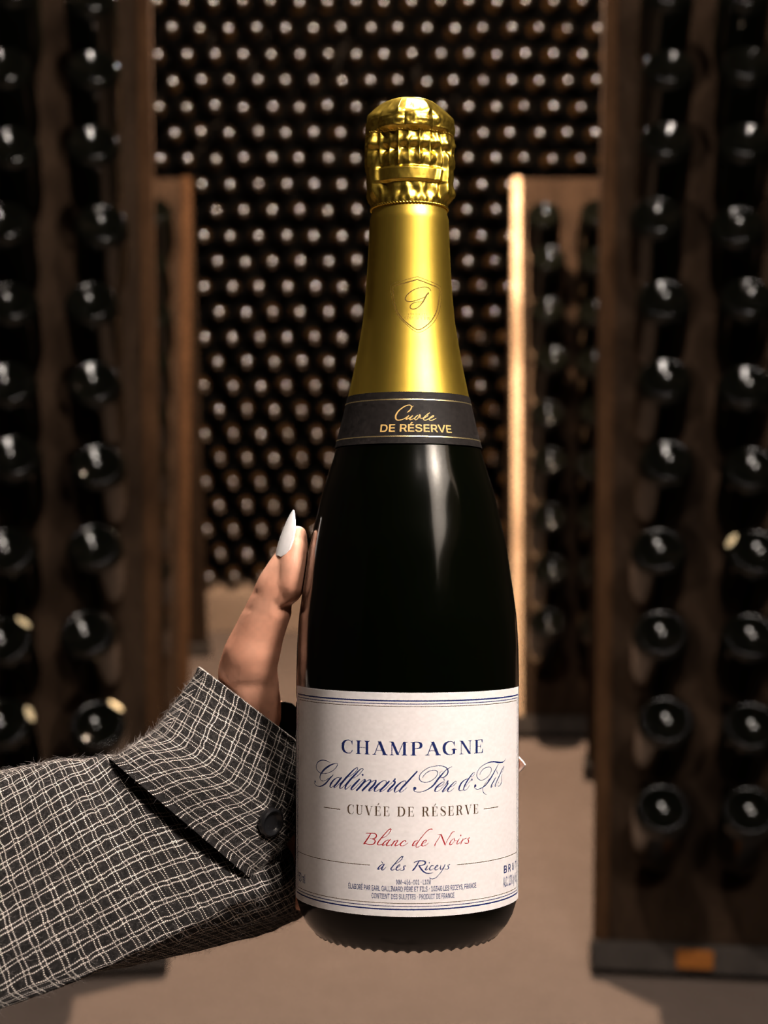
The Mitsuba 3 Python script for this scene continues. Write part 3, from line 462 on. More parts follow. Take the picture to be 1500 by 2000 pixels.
def lay(geom, R0, lift, rfun, dens=0.8, slices=None):
    """a flat drawing (mm) as a thin sheet on the bottle: x = R0 * theta."""
    vs, fs, n = [], [], 0
    geom = unary_union([p.simplify(0.008) for p in polys(geom)])
    for p in (polys(geom) if not slices else [q for x in np.arange(math.floor(geom.bounds[0]), geom.bounds[2], slices) for q in polys(geom.intersection(shapely.box(x, geom.bounds[1] - 1, x + slices, geom.bounds[3] + 1)))]):
        p = shapely.segmentize(p, dens)
        v, f = trimesh.creation.triangulate_polygon(p, engine='earcut')
        vs.append(v); fs.append(f + n); n += len(v)
    v, f = np.vstack(vs), np.vstack(fs); th, h = v[:, 0] / R0, v[:, 1] / 1000
    r = rfun(h) + lift
    d = trimesh.Trimesh(np.stack([r * np.cos(th), r * np.sin(th), h], -1), f, process=False)
    nrm = d.face_normals; cen = np.array(d.triangles_center) * [1, 1, 0]
    bad = (nrm * cen).sum(1) < 0; F = np.array(d.faces).copy(); F[bad] = F[bad][:, ::-1]; d = trimesh.Trimesh(d.vertices, F, process=False)
    return to_held(d)
def strokes(key, R0): return unary_union([stroke_poly([(x / 1000 * R0, h / 100, w / 100) for x, h, w in s]) for s in STROKES[key]])

# serif capitals of unit height: variable-width strokes
SR = 0.045
def _st(x, s): return shapely.box(x, 0, x + s, 1)
def _sf(x0, x1, y, o=0.10):
    b = shapely.box(x0 - o, y, x1 + o, y + SR)
    k = 0.05; yy = [(x0 - 0.5 * o, y + (SR if y < 0.5 else 0)), (x1 + 0.5 * o, y + (SR if y < 0.5 else 0)), (x1, y + (SR + k if y < 0.5 else -k)), (x0, y + (SR + k if y < 0.5 else -k))]
    return unary_union([b, Polygon(yy)])
def _ln(x0, y0, x1, y1, w): return Polygon([(x0 - w / 2, y0), (x0 + w / 2, y0), (x1 + w / 2, y1), (x1 - w / 2, y1)])
def _pp(*pts): return stroke_poly(pts, 0.03)
def glyph(ch):
    s, hl = 0.17, 0.042
    if ch in 'CG':
        g = [_pp((.80, .74, .045), (.73, .90, .045), (.60, .975, .045), (.46, .98, .055), (.27, .90, .13), (.14, .73, .185), (.105, .5, .20), (.14, .27, .185), (.27, .10, .13), (.46, .02, .055), (.62, .03, .045), (.74, .10, .05), (.81, .24, .06)),
             Polygon([(.83, .99), (.80, .99), (.75, .87), (.80, .66), (.83, .66)])]
        if ch == 'G': g += [shapely.box(.70, .06, .70 + .16, .40), _sf(.70, .86, .40 - SR, .11)]; return unary_union(g), 1.02
        return unary_union(g), .92
    if ch == 'H': return unary_union([_st(.12, s), _st(.70, s), shapely.box(.2, .48, .8, .48 + hl)] + [_sf(a, a + s, y) for a in (.12, .70) for y in (0, 1 - SR)]), 1.02
    if ch == 'A': return unary_union([_ln(.13, 0, .47, 1, .055), _ln(.82, 0, .46, 1, .20), shapely.box(.22, .31, .68, .31 + hl), _sf(.11, .15, 0, .11), _sf(.73, .91, 0, .09)]).intersection(shapely.box(-1, 0, 2, 1.02)), .98
    if ch == 'M': return unary_union([_ln(.15, 0, .15, 1, .05), _ln(.17, 1, .53, .03, .17), _ln(.53, .03, .89, 1, .05), _st(.86, s), _sf(.13, .17, 0, .11), _sf(.86, .86 + s, 0), shapely.box(.0, 1 - SR, .22, 1), shapely.box(.86, 1 - SR, 1.13, 1)]), 1.18
    if ch == 'N': return unary_union([_ln(.15, 0, .15, 1, .05), _ln(.16, 1, .78, 0, .18), _ln(.80, 0, .80, 1, .05), _sf(.13, .17, 0, .11), _sf(.78, .82, 1 - SR, .11), shapely.box(.0, 1 - SR, .2, 1)]), .98
    if ch in 'PRBD':
        st = [_st(.12, s), _sf(.12, .29, 0), shapely.box(.02, 1 - SR, .3, 1)]
        if ch == 'D': return unary_union(st + [_pp((.2, .975, .05), (.45, .975, .06), (.68, .88, .13), (.80, .70, .18), (.83, .5, .19), (.80, .3, .18), (.68, .12, .13), (.45, .025, .06), (.2, .025, .05))]), 1.0
        top = _pp((.2, .975, .05), (.46, .975, .06), (.63, .90, .14), (.68, .745, .18), (.63, .59, .14), (.46, .51, .06), (.2, .51, .05))
        if ch == 'P': return unary_union(st + [top]), .82
        if ch == 'B': return unary_union(st + [top, _pp((.2, .51, .05), (.5, .50, .06), (.68, .41, .14), (.73, .265, .18), (.68, .12, .14), (.5, .025, .06), (.2, .025, .05))]), .90
        return unary_union(st + [top, _pp((.42, .50, .08), (.56, .40, .15), (.64, .20, .17), (.72, .05, .12), (.83, .03, .05), (.90, .09, .04))]), .94
    if ch in 'EFL':
        g = [_st(.12, s), _sf(.12, .29, 0) if ch == 'F' else shapely.box(.02, 0, .72, SR), shapely.box(.02, 1 - SR, .70 if ch != 'L' else .39, 1)]
        if ch != 'L': g += [shapely.box(.2, .49, .54, .49 + hl), Polygon([(.70, 1), (.66, .97), (.60, .95), (.66, .72), (.69, .72)]), Polygon([(.56, .66), (.53, .66), (.50, .51), (.53, .36), (.56, .36)])]
        if ch != 'F': g += [Polygon([(.73, .30), (.70, .30), (.62, .04), (.72, 0)])]
        return unary_union(g), .82
    if ch == 'U': return unary_union([_pp((.205, .97, .17), (.205, .6, .17), (.205, .32, .17), (.26, .10, .13), (.46, .02, .07), (.66, .10, .055), (.745, .32, .05), (.745, .6, .05), (.745, .97, .05)), _sf(.12, .29, 1 - SR), _sf(.72, .77, 1 - SR, .11)]), .94
    if ch == 'V': return unary_union([_ln(.18, 1, .50, 0, .19), _ln(.51, 0, .84, 1, .055), _sf(.09, .28, 1 - SR, .08), _sf(.81, .86, 1 - SR, .10)]), .98
    if ch == 'S': return unary_union([_pp((.60, .74, .05), (.55, .90, .05), (.40, .975, .06), (.22, .93, .08), (.14, .80, .13), (.20, .65, .18), (.40, .52, .19), (.58, .38, .18), (.64, .22, .14), (.56, .08, .09), (.38, .02, .06), (.20, .08, .05), (.11, .28, .05)), Polygon([(.64, .98), (.61, .98), (.56, .86), (.60, .70), (.63, .70)]), Polygon([(.08, .02), (.11, .02), (.16, .14), (.12, .32), (.09, .32)])]), .76
    if ch == 'I': return unary_union([_st(.12, s), _sf(.12, .29, 0), _sf(.12, .29, 1 - SR)]), .44
    if ch == 'T': return unary_union([_st(.34, s), _sf(.34, .51, 0), shapely.box(.04, 1 - SR, .82, 1), Polygon([(.04, 1), (.04, .70), (.07, .70), (.16, .96)]), Polygon([(.82, 1), (.82, .70), (.79, .70), (.70, .96)])]), .88
    if ch == 'O': return Point(.5, .5).buffer(.5, quad_segs=16).difference(shapely.affinity.scale(Point(.5, .5).buffer(1, quad_segs=16), .27, .455)), 1.02
    if ch == 'Y': return unary_union([_st(.40, s), _sf(.40, .57, 0), _ln(.18, 1, .48, .45, .18), _ln(.50, .45, .82, 1, .055), _sf(.09, .27, 1 - SR, .07), _sf(.80, .84, 1 - SR, .09)]), .96
    if ch == 'É': g, a = glyph('E'); return unary_union([g, _pp((.34, 1.10, .05), (.50, 1.26, .11))]), a
    if ch == 'Ô': g, a = glyph('O'); return unary_union([g, _pp((.30, 1.10, .06), (.5, 1.26, .08), (.70, 1.10, .06))]), a
    return None, .42
def serif_line(text, x0, x1, base, cap, gap=0.10):
    out, x = [], 0.0
    for ch in text:
        g, a = glyph(ch)
        if g is not None: out.append(shapely.affinity.translate(g, x, 0))
        x += a + gap
    w = x - gap; g = unary_union(out)
    return shapely.affinity.translate(shapely.affinity.scale(g, (x1 - x0) / w, cap, origin=(0, 0)), x0, base)
def sans_line(text, x0, x1, base, cap, bold=False):
    m = meshkit.text_mesh(text, 10.0, 1.0, bold)
    v = np.array(m.vertices); f = np.array(m.faces); top = (m.face_normals[:, 2] > 0.9); 
    ps = unary_union([Polygon(v[t][:, :2]).buffer(0.01) for t in f[top]])
    a = v[:, 0].min(); b = v[:, 0].max(); mt = meshkit.text_mesh('H', 10.0, 1.0, bold); ch = mt.vertices[:, 1].max() - mt.vertices[:, 1].min()
    return shapely.affinity.translate(shapely.affinity.scale(shapely.affinity.translate(ps, -a, 0), (x1 - x0) / (b - a), cap / ch, origin=(0, 0)), x0, base)

# --- front label
RL = 44.4; rl = lambda h: 0.0444 + 0 * h
def sheet(th0, th1, h0, h1, rfun, lift, nt=120, nh=24, thick=0.00015):
    t = np.linspace(th0, th1, nt); h = np.linspace(h0, h1, nh); out = []
    tt, hg = np.meshgrid(t, h)
    def surf(l): r = rfun(hg) + l; return np.stack([r * np.cos(tt), r * np.sin(tt), hg], -1).reshape(-1, 3)
    vo, vi = surf(lift), surf(lift - thick); f = grid_faces(nh, nt, False); n = len(vo)
    i = np.arange(nt - 1); j = np.arange(nh - 1)
    q = [np.stack([i + 1, i, n + i, n + i + 1], -1), np.stack([(nh - 1) * nt + i, (nh - 1) * nt + i + 1, n + (nh - 1) * nt + i + 1, n + (nh - 1) * nt + i], -1),
         np.stack([j * nt, (j + 1) * nt, n + (j + 1) * nt, n + j * nt], -1), np.stack([(j + 1) * nt + nt - 1, j * nt + nt - 1, n + j * nt + nt - 1, n + (j + 1) * nt + nt - 1], -1)]
    q = np.vstack(q); F = np.vstack([f, n + f[:, ::-1], q[:, [0, 1, 2]], q[:, [0, 2, 3]]])
    return to_held(trimesh.Trimesh(np.vstack([vo, vi]), F, process=False))
put(K + '__front_label', sheet(-1.352, 1.345, 0.0147, 0.0971, rl, 0.00015), 'mat_label', 30)
labels[K + '__front_label'] = {'label': 'white paper label with blue, red and brown print'}
LIFT = 0.00020
def pr(name, geom, m, lab=None):
    k = put(K + '__front_label__' + name, lay(geom, RL, LIFT, rl, 0.8, 1.2), m, False)
    if lab: labels[k] = {'label': lab}
X = lambda t: t * RL
pr('lettering', serif_line('CHAMPAGNE', X(-0.600), X(0.690), 73.95, 5.05, 0.13), 'mat_ink_blue', 'blue serif capitals reading CHAMPAGNE')
pr('lettering', strokes('maker', RL), 'mat_ink_blue', 'blue copperplate script reading Gallimard Père & Fils')
pr('lettering', serif_line('CUVÉE DE RÉSERVE', X(-0.538), X(0.634), 51.5, 3.55, 0.17), 'mat_ink_brown', 'bronze serif capitals reading CUVÉE DE RÉSERVE')
pr('lettering', strokes('cru', RL), 'mat_ink_red', 'red italic script reading Blanc de Noirs')
pr('lettering', strokes('village', RL), 'mat_ink_blue', 'blue italic script reading à les Riceys')
pr('lettering', unary_union([sans_line('NM-456-001 · L108', X(-0.101), X(0.187), 26.55, 1.85, True), sans_line('ÉLABORÉ PAR EARL GALLIMARD PÈRE ET FILS · 10340 LES RICEYS, FRANCE', X(-0.524), X(0.608), 23.95, 1.95, True),
                             sans_line('CONTIENT DES SULFITES · PRODUIT DE FRANCE', X(-0.311), X(0.394), 21.15, 1.95, True)]), 'mat_ink_blue', 'small blue print in three lines')
pr('lettering', unary_union([sans_line('B', X(0.964), X(1.018), 27.2, 2.9, True), sans_line('R', X(1.045), X(1.094), 27.2, 2.9, True), sans_line('U', X(1.128), X(1.178), 27.2, 2.9, True), sans_line('T', X(1.205), X(1.252), 27.2, 2.9, True),
                             sans_line('ALC. 12% by Vol.', X(0.955), X(1.262), 22.0, 3.8, True)]), 'mat_ink_blue', 'blue print reading BRUT and ALC. 12% by Vol.')
pr('lettering', sans_line('750 ml', X(-1.262), X(-1.075), 22.2, 3.4, True), 'mat_ink_blue', 'blue print reading 750 ml')
def hline(t0, t1, h, w): return shapely.box(X(t0), h - w / 2, X(t1), h + w / 2)
for g_ in (hline(-0.795, -0.611, 52.85, 0.30), hline(0.689, 0.875, 52.9, 0.30), hline(-1.262, -0.326, 33.2, 0.26), hline(0.417, 1.270, 33.2, 0.26)): pr('rule', g_, 'mat_ink_brown')
def frame_rect(t, h0, h1, w): return shapely.box(X(-t) - w / 2, h0 - w / 2, X(t) + w / 2, h1 + w / 2).difference(shapely.box(X(-t) + w / 2, h0 + w / 2, X(t) - w / 2, h1 - w / 2))
pr('border', frame_rect(1.298, 17.35, 94.05, 0.52), 'mat_ink_blue', 'thick blue border line'); pr('border', frame_rect(1.276, 18.50, 92.95, 0.28), 'mat_ink_blue'); 
pr('border', frame_rect(1.252, 19.60, 92.0, 0.24), 'mat_ink_brown', 'thin bronze border line')

# --- neck band
rb = lambda h: np.interp(h, [a for a, b in NECK], [b for a, b in NECK]) + 0.0004
put(K + '__neck_band', sheet(-1.95, 2.0, 0.1910, 0.2113, rb, 0.0003, 150, 16, 0.00025), 'mat_band', 30)
labels[K + '__neck_band'] = {'label': 'charcoal paper band with gold print'}
RB = 26.3
def prb(name, geom, m, lift=0.00042, lab=None):
    k = put(K + '__neck_band__' + name, lay(geom, RB, lift, rb, 0.5, 0.8), m, False)
    if lab: labels[k] = {'label': lab}
ra = math.radians
prb('gold_line', shapely.box(-1.9 * RB, 208.05, 1.95 * RB, 208.50), 'mat_gold_print', lab='thin gold line'); prb('gold_line', shapely.box(-1.9 * RB, 193.55, 1.95 * RB, 194.0), 'mat_gold_print')
prb('lettering', strokes('cuvee', RB), 'mat_gold_matte', lab='gold script reading Cuvée')
prb('lettering', sans_line('DE RÉSERVE', -0.410 * RB, 0.615 * RB, 195.55, 3.0, True), 'mat_gold_matte', lab='gold capitals reading DE RÉSERVE')

# --- shield stamped into the foil
rf = lambda h: np.interp(h, [a for a, b in FOIL[:41]], [b for a, b in FOIL[:41]])
RF = 17.0
def prf(name, geom, lab=None):
    k = put(K + '__foil_skirt__' + name, lay(geom, RF, 0.00014, rf, 0.4, 0.5), 'mat_foil_line', False)
    if lab: labels[k] = {'label': lab}
prf('shield_outline', strokes('shield', RF), 'stamped shield outline'); prf('initial', strokes('initial', RF), 'stamped script letter G')
prf('lettering', unary_union([serif_line('LES RICEYS', -0.030 * RF, 0.384 * RF, 241.9, 0.85, 0.16), serif_line('CÔTE DES BAR', -0.101 * RF, 0.448 * RF, 240.2, 1.1, 0.16)]), 'stamped words LES RICEYS CÔTE DES BAR')

# ------------------------------------------------------------------ the arm that holds it: hand, nails, coat sleeve, cuff, button
PK = 'person'
tag(PK, 'arm in a black and white checked coat sleeve, hand gripping the bottle, long white nails', 'person')
def sph(p, r): return m3.Manifold.sphere(r, 28).translate(list(map(float, p)))
def bone(a, ra_, b, rb_): return m3.Manifold.batch_hull([sph(a, ra_), sph(b, rb_)])
def chain(pts): return [bone(a[0], a[1], b[0], b[1]) for a, b in zip(pts[:-1], pts[1:])]
MM = 0.000205
def tpt(px, py, z, r): return (at(px, py, z), r * MM)
thumb = [tpt(580, 1046, .6415, 19), tpt(576, 1068, .6415, 25), tpt(569, 1090, .6420, 31), tpt(560, 1113, .6425, 38), tpt(545, 1146, .6435, 44), tpt(530, 1180, .6450, 44), tpt(515, 1215, .6470, 47), tpt(503, 1245, .6490, 50), tpt(490, 1280, .6510, 55),
         tpt(483, 1312, .6540, 58), tpt(487, 1350, .6580, 61), tpt(487, 1395, .6640, 66)]
pad = [tpt(575, 1070, .6390, 22), tpt(571, 1100, .6385, 27), tpt(564, 1140, .6395, 31), tpt(552, 1168, .642, 28)]
hand = chain(thumb) + chain(pad)
hand += chain([thumb[-1], tpt(462, 1440, .668, 72), tpt(420, 1510, .664, 78), tpt(340, 1590, .645, 84)])         # wrist and forearm, inside the sleeve
def ring_pt(phi, R, y):
    """a point beside the bottle: phi in degrees from its far side towards the right, at the picture height y."""
    h = np.interp(-y, [-1815.9, -1321.7, -1076.6], [0, 0.1, 0.15]); q = math.radians(phi)
    return WB + WA * h + R * (WU * math.sin(q) - WV * math.cos(q))
FING = [(1512, -34, (41, 23, 19), (.0092, .0086, .0079, .0064), 1512), (1612, -48, (44, 27, 20), (.0095, .0088, .0081, .0066), 1628), (1704, -44, (41, 25, 20), (.0090, .0084, .0078, .0062), 1716), (1770, -52, (33, 19, 17), (.0082, .0075, .0069, .0056), 1776)]
tips, knuckles = [], []
for (y0, ph, L, rr, y1) in FING:
    deg = 1 / (0.0545 * math.pi / 180) / 1000
    a = [ph, ph + L[0] * deg, ph + (L[0] + L[1]) * deg, ph + sum(L) * deg]
    ys = np.linspace(y0, y1, 4)
    P = [ring_pt(q, 0.0450 + r + 0.0006, y) for q, r, y in zip(a, rr, ys)]
    mids = []
    for i in range(3):
        mids.append((P[i], rr[i])); qm = (a[i] + a[i + 1]) / 2; rm = (rr[i] + rr[i + 1]) / 2 * 0.97; mids.append((ring_pt(qm, 0.0450 + rm + 0.0004, (ys[i] + ys[i + 1]) / 2), rm))
    mids.append((P[3], rr[3])); hand += chain(mids); tips.append((a, ys, rr)); knuckles.append((P[0], rr[0]))
wr = tpt(470, 1440, .676, 64)
for (p, r) in knuckles: hand += [m3.Manifold.batch_hull([sph(p - FW * -0.003, r * 1.15), sph(wr[0], 0.0125), sph(at(500, 1400, .676), 0.0110)])]
hand += [m3.Manifold.batch_hull([sph(a[0], a[1] * 1.1), sph(b[0], b[1] * 1.1), sph(wr[0], 0.012)]) for a, b in zip(knuckles[:-1], knuckles[1:])]
hm = m3.Manifold.batch_boolean(hand, m3.OpType.Add).refine_to_length(0.0017).to_mesh()
hmesh = trimesh.Trimesh(hm.vert_properties[:, :3].astype(float), hm.tri_verts, process=True)
trimesh.smoothing.filter_taubin(hmesh, 0.5, 0.52, 34)
# skin creases at the thumb's joints
V = np.array(hmesh.vertices); N = np.array(hmesh.vertex_normals); pc = np.stack(project(V), -1)
def crease(a, b, depth, w):
    a, b = np.array(a, float), np.array(b, float); d = b - a; t = np.clip(((pc - a) @ d) / (d @ d), 0, 1); q = np.linalg.norm(pc - a - t[:, None] * d, axis=1)
    return depth * np.exp(-(q / w) ** 2) * np.sin(np.pi * np.clip(t, 0.0, 1.0)) ** 0.7
dep = crease((545, 1196), (590, 1178), 0.0016, 7) + crease((533, 1172), (552, 1202), 0.0007, 8) + crease((476, 1148), (514, 1166), 0.00028, 5) + crease((468, 1184), (510, 1198), 0.00025, 5) + crease((440, 1338), (560, 1345), 0.0004, 9) + crease((470, 1296), (560, 1300), 0.0003, 10)
near = ((V - CAM) @ FW) < 0.70
bul = 0.0011 * np.exp(-(((pc[:, 0] - 572) / 22) ** 2 + ((pc[:, 1] - 1120) / 42) ** 2)) + 0.0012 * np.exp(-(((pc[:, 0] - 500) / 40) ** 2 + ((pc[:, 1] - 1290) / 40) ** 2))
hmesh.vertices = V + N * ((bul - dep) * near)[:, None]
put(PK + '__hand', hmesh, 'mat_skin', True); labels[PK + '__hand'] = {'label': 'bare left hand, thumb up along the glass'}
def nail(base, along, out, length, width, curl=0.10, arch=0.62):
    along = along / np.linalg.norm(along); out = out - along * (out @ along); out /= np.linalg.norm(out); side = np.cross(along, out)
    t = np.linspace(0, 1, 26)[:, None]; u = np.linspace(-1, 1, 17)[None, :]
    prof = np.interp(t, [0, .06, .2, .4, .6, .8, .92, .98, 1], [.40, .78, .98, 1.0, .88, .58, .30, .16, .05])
    w = width / 2 * prof; Rc = width / 2 / math.sin(arch) * (0.35 + 0.65 * prof); ang = u * np.arcsin(np.clip(w / Rc, 0, .999))
    x = Rc * np.sin(ang); z = Rc * (np.cos(ang) - 1) - curl * length * (t - 0.35) ** 2 + 0 * u
    top = base + along * (length * (t + 0.02 * (1 - u ** 2)))[..., None] + side * x[..., None] + out * z[..., None]
    th = 0.0008 * np.interp(t, [0, .3, 1], [.5, 1, .8])
    low = top - out * (th + 0 * u)[..., None]
    n = top.shape[0] * top.shape[1]; f = grid_faces(26, 17, False)
    b = np.concatenate([np.arange(17), np.arange(1, 26) * 17 + 16, 25 * 17 + np.arange(15, -1, -1), np.arange(24, 0, -1) * 17]); b2 = np.roll(b, -1)
    q = np.vstack([np.stack([b, b2, n + b2], -1), np.stack([b, n + b2, n + b], -1)])
    m = trimesh.Trimesh(np.vstack([top.reshape(-1, 3), low.reshape(-1, 3)]), np.vstack([f, n + f[:, ::-1], q]), process=False)
    if m.volume < 0: m.invert()
    return m
b0, b1 = at(543, 1086, .6375), at(571.5, 996, .6410)
put(PK + '__nail', nail(b0 - RT * 0.0006 - FW * 0.0006, b1 - b0, -RT * 0.86 - FW * 0.50 + UP * 0.1, float(np.linalg.norm(b1 - b0)), 0.0112), 'mat_nail', 50)
labels[PK + '__nail'] = {'label': 'long pointed white nail on the thumb'}
for (a, ys, rr) in tips:
    p1 = ring_pt(a[3] - 6, 0.0450 + 2 * rr[3] - 0.0012, ys[3]); p2 = ring_pt(a[3] + 9, 0.0450 + 2 * rr[3] - 0.0022, ys[3] - 3)
    c = WB + WA * ((p1 - WB) @ WA); put(PK + '__nail', nail(p1, p2 - p1, p1 - c, 0.0155, 0.0108, 0.06), 'mat_nail', 50)

# --- cloth tubes
def tube(stations, n, m, fold=None, double=0.0, uscale=1.0, v0=0.0, skew=0.0):
    """stations: (edge A px, edge B px, depth, half thickness). A ring runs from A over the near side to B and back behind."""
    S = []
    for (A, B, z, ht, *rd) in stations:
        z1, z2 = z if isinstance(z, tuple) else (z, z)
        S.append(np.concatenate([at(A[0], A[1], z1), at(B[0], B[1], z2), [ht, rd[0] if rd else 0.5]]))
    S = np.array(S); k = np.arange(len(S)); tt = np.linspace(0, len(S) - 1, n)
    from scipy.interpolate import CubicSpline, PchipInterpolator
    I = PchipInterpolator(k, S)(tt)
    th = np.arange(m) / m * 2 * np.pi
    A, B, ht, rd = I[:, :3], I[:, 3:6], I[:, 6], I[:, 7:8]
    c, a = (A + B) / 2, (A - B) / 2
    ctr = c - CAM; vd = -ctr / np.linalg.norm(ctr, axis=1, keepdims=True); an = a / np.linalg.norm(a, axis=1, keepdims=True)
    b = vd - an * (vd * an).sum(1, keepdims=True); b /= np.linalg.norm(b, axis=1, keepdims=True)
    ca, sa = np.cos(th), np.sin(th); e = 0.86
    ca, sa = np.sign(ca) * np.abs(ca) ** e, np.sign(sa) * np.abs(sa) ** e
    sa = np.repeat(sa[None], n, 0)
    if skew:                                                                       # a soft ridge low on the near side, the cloth tucks under below it
        s_ = np.repeat((1 - ca[None]) / 2, n, 0)
        g = np.where(s_ < rd, np.sin(np.pi / 2 * np.clip(s_ / rd, 0, 1)) ** 0.62, np.clip((1 - s_) / (1 - rd), 0, 1) ** 0.85)
        sa = np.where(sa > 0, g, sa)
    V = c[:, None] + a[:, None] * ca[None, :, None] + (b * ht[:, None])[:, None] * sa[:, :, None]
    # arc length around and along
    seg = np.linalg.norm(np.roll(V, -1, 1) - V, axis=2); mid = n // 2
    u = np.concatenate([[0], np.cumsum(seg[mid])[:-1]])[None, :] * np.ones((n, 1))
    if uscale: 
        per = seg.sum(1, keepdims=True) / seg[mid].sum(); u = (u - u[:, m // 4:m // 4 + 1]) * (1 + (per - 1) * uscale)
    vlen = np.concatenate([[0], np.cumsum(np.linalg.norm(np.diff(V[:, m // 4], axis=0), axis=1))])[:, None] + v0
    vv = vlen * np.ones((1, m))
    nrm = (V - c[:, None]); nrm /= np.linalg.norm(nrm, axis=2, keepdims=True)
    if fold is not None: V = V + nrm * fold(u, vv, th[None, :] + 0 * u, (tt / (len(S) - 1))[:, None] + 0 * u)[..., None]
    return V, np.stack([u, vv], -1), nrm
def close_uv(V, uv):
    """repeat the first column so that the cloth's grid does not wrap across a seam."""
    V2 = np.concatenate([V, V[:, :1]], 1); seg = np.linalg.norm(V[:, 0] - V[:, -1], axis=1)
    last = uv[:, -1:].copy(); last[:, :, 0] += seg[:, None]
    return V2, np.concatenate([uv, last], 1)
def fold_sleeve(u, v, th, s):
    d = 0.0034 * (meshkit.fbm(np.stack([u * 26, v * 14, 0 * u + 3], -1), 3, 21) - 0.5)
    d += 0.0016 * np.sin(v * 190 + 3 * np.cos(th)) * np.exp(-((s - 0.60) / 0.12) ** 2) * np.clip(np.cos(th - 0.5), 0, 1)
    d += 0.0007 * (meshkit.noise(np.stack([u * 190, v * 190, 0 * u], -1), 4) - 0.5)
    return d
SL = [((-420, 1640), (-330, 2180), .565, .044, .93), ((-180, 1545), (-150, 2030), .582, .043, .93), ((0, 1512), (0, 1938), .600, .041, .93), ((110, 1490), (170, 1902), .612, .038, .89), ((208, 1484), (318, 1874), .626, .036, .83), ((330, 1510), (440, 1844), .642, .0355, .72), ((452, 1560), (545, 1815), .660, .0335, .60), ((560, 1600), (594, 1790), .678, .021, .5)]
V, uv, nr = tube(SL, 150, 200, fold_sleeve, skew=0.5)
rot_ = math.radians(17); uv = np.stack([uv[..., 0] * math.cos(rot_) + uv[..., 1] * math.sin(rot_), uv[..., 1] * math.cos(rot_) - uv[..., 0] * math.sin(rot_)], -1)
V, uv = close_uv(V, uv); n0, m0 = V.shape[:2]
f = grid_faces(n0, m0, False)
Vf, uvf = V.reshape(-1, 3), uv.reshape(-1, 2)
# closed ends
for row, flip in ((0, False), (n0 - 1, True)):
    c = V[row].mean(0); i = len(Vf); Vf = np.vstack([Vf, c]); uvf = np.vstack([uvf, uv[row].mean(0)])
    a = row * m0 + np.arange(m0 - 1); t = np.stack([a, a + 1, np.full(m0 - 1, i)], -1); f = np.vstack([f, t if flip else t[:, ::-1]])
def cloth(key, Vv, F, UV, m='mat_cloth'):
    me = trimesh.Trimesh(Vv, F, process=False)
    if me.volume < 0: F = F[:, ::-1]; me = trimesh.Trimesh(Vv, F, process=False)
    return put(key, me, m, True, uv=UV)
cloth(PK + '__sleeve', Vf, f, uvf); labels[PK + '__sleeve'] = {'label': 'black and white checked woollen coat sleeve'}
# --- loose wool fibres standing off the cloth
def fuzz(key, V, nr, count, seed):
    r = np.random.RandomState(seed); n, m = V.shape[:2]; vs, fs = [], []
    i = r.randint(2, n - 2, count); j = r.randint(0, m, count); P = V[i, j]; Nn = nr[i, j]
    px, py = project(P); ok = (px > -60) & ((Nn @ FW) < 0.45); P, Nn = P[ok], Nn[ok]
    for p, nn in zip(P, Nn):
        L = 0.0012 + 0.0026 * r.rand() ** 3; t1 = r.normal(0, 1, 3); t1 -= nn * (t1 @ nn); t1 /= np.linalg.norm(t1)
        q = r.rand() * 0.5 + 0.25; pts = np.array([p - nn * 0.0004, p + (nn * q + t1 * 0.6) * L * 0.5, p + (nn * q * 1.2 + t1 * 1.3) * L * 0.9])
        w = 0.000035; s1 = np.cross(nn, t1); k = len(vs) * 9
        ring = np.array([nn * w, (s1 * .87 - nn * .5) * w, (-s1 * .87 - nn * .5) * w])
        vs.append((pts[:, None] + ring[None] * np.array([1, .8, .4])[:, None, None]).reshape(-1, 3))
        for a in (0, 3):
            for b in range(3):
                c = (b + 1) % 3; fs += [(k + a + b, k + a + c, k + a + 3 + c), (k + a + b, k + a + 3 + c, k + a + 3 + b)]
    put(key, trimesh.Trimesh(np.vstack(vs), np.array(fs), process=False), 'mat_fuzz', False); labels[key] = {'label': 'loose wool fibres', 'kind': 'stuff'}
fuzz(PK + '__sleeve__fuzz', V[:, :-1], nr, 9000, 5)
def fold_cuff(u, v, th, s):
    d = 0.0018 * (meshkit.fbm(np.stack([u * 40, v * 30, 0 * u + 8], -1), 3, 33) - 0.5) + 0.0006 * (meshkit.noise(np.stack([u * 210, v * 210, 0 * u], -1), 6) - 0.5)
    return d + 0.0016 * np.clip((0.07 - s) / 0.07, 0, 1) + 0.0006 * np.exp(-((s - 0.985) / 0.012) ** 2)
CU = [((217, 1486), (490, 1718), (.6265, .635), .0220), ((262, 1455), (527, 1672), (.629, .645), .0238), ((316, 1430), (566, 1605), (.632, .664), .0255), ((353, 1384), (578, 1520), (.640, .674), .0250), ((404, 1312), (582, 1448), (.650, .682), .0225)]
V, uv, nr = tube(CU, 90, 180, fold_cuff, v0=0.0021)
Vi = V - nr * 0.0022
Vo, uo = close_uv(V, uv); Vn, ui = close_uv(Vi, uv); n0, m0 = Vo.shape[:2]; N0 = n0 * m0
f = grid_faces(n0, m0, False); i = np.arange(m0 - 1)
F = np.vstack([f, N0 + f[:, ::-1]] + [np.vstack([np.stack([a + i, a + i + 1, N0 + a + i + 1], -1), np.stack([a + i, N0 + a + i + 1, N0 + a + i], -1)])[:, ::s] for a, s in ((0, -1), ((n0 - 1) * m0, 1))])
VV = np.vstack([Vo.reshape(-1, 3), Vn.reshape(-1, 3)]); UVc = np.vstack([uo.reshape(-1, 2), ui.reshape(-1, 2)])
me = trimesh.Trimesh(VV, F, process=False)
if np.cross(Vo[1, 0] - Vo[0, 0], Vo[0, 1] - Vo[0, 0]) @ nr[0, 0] > 0: F = F[:, ::-1]
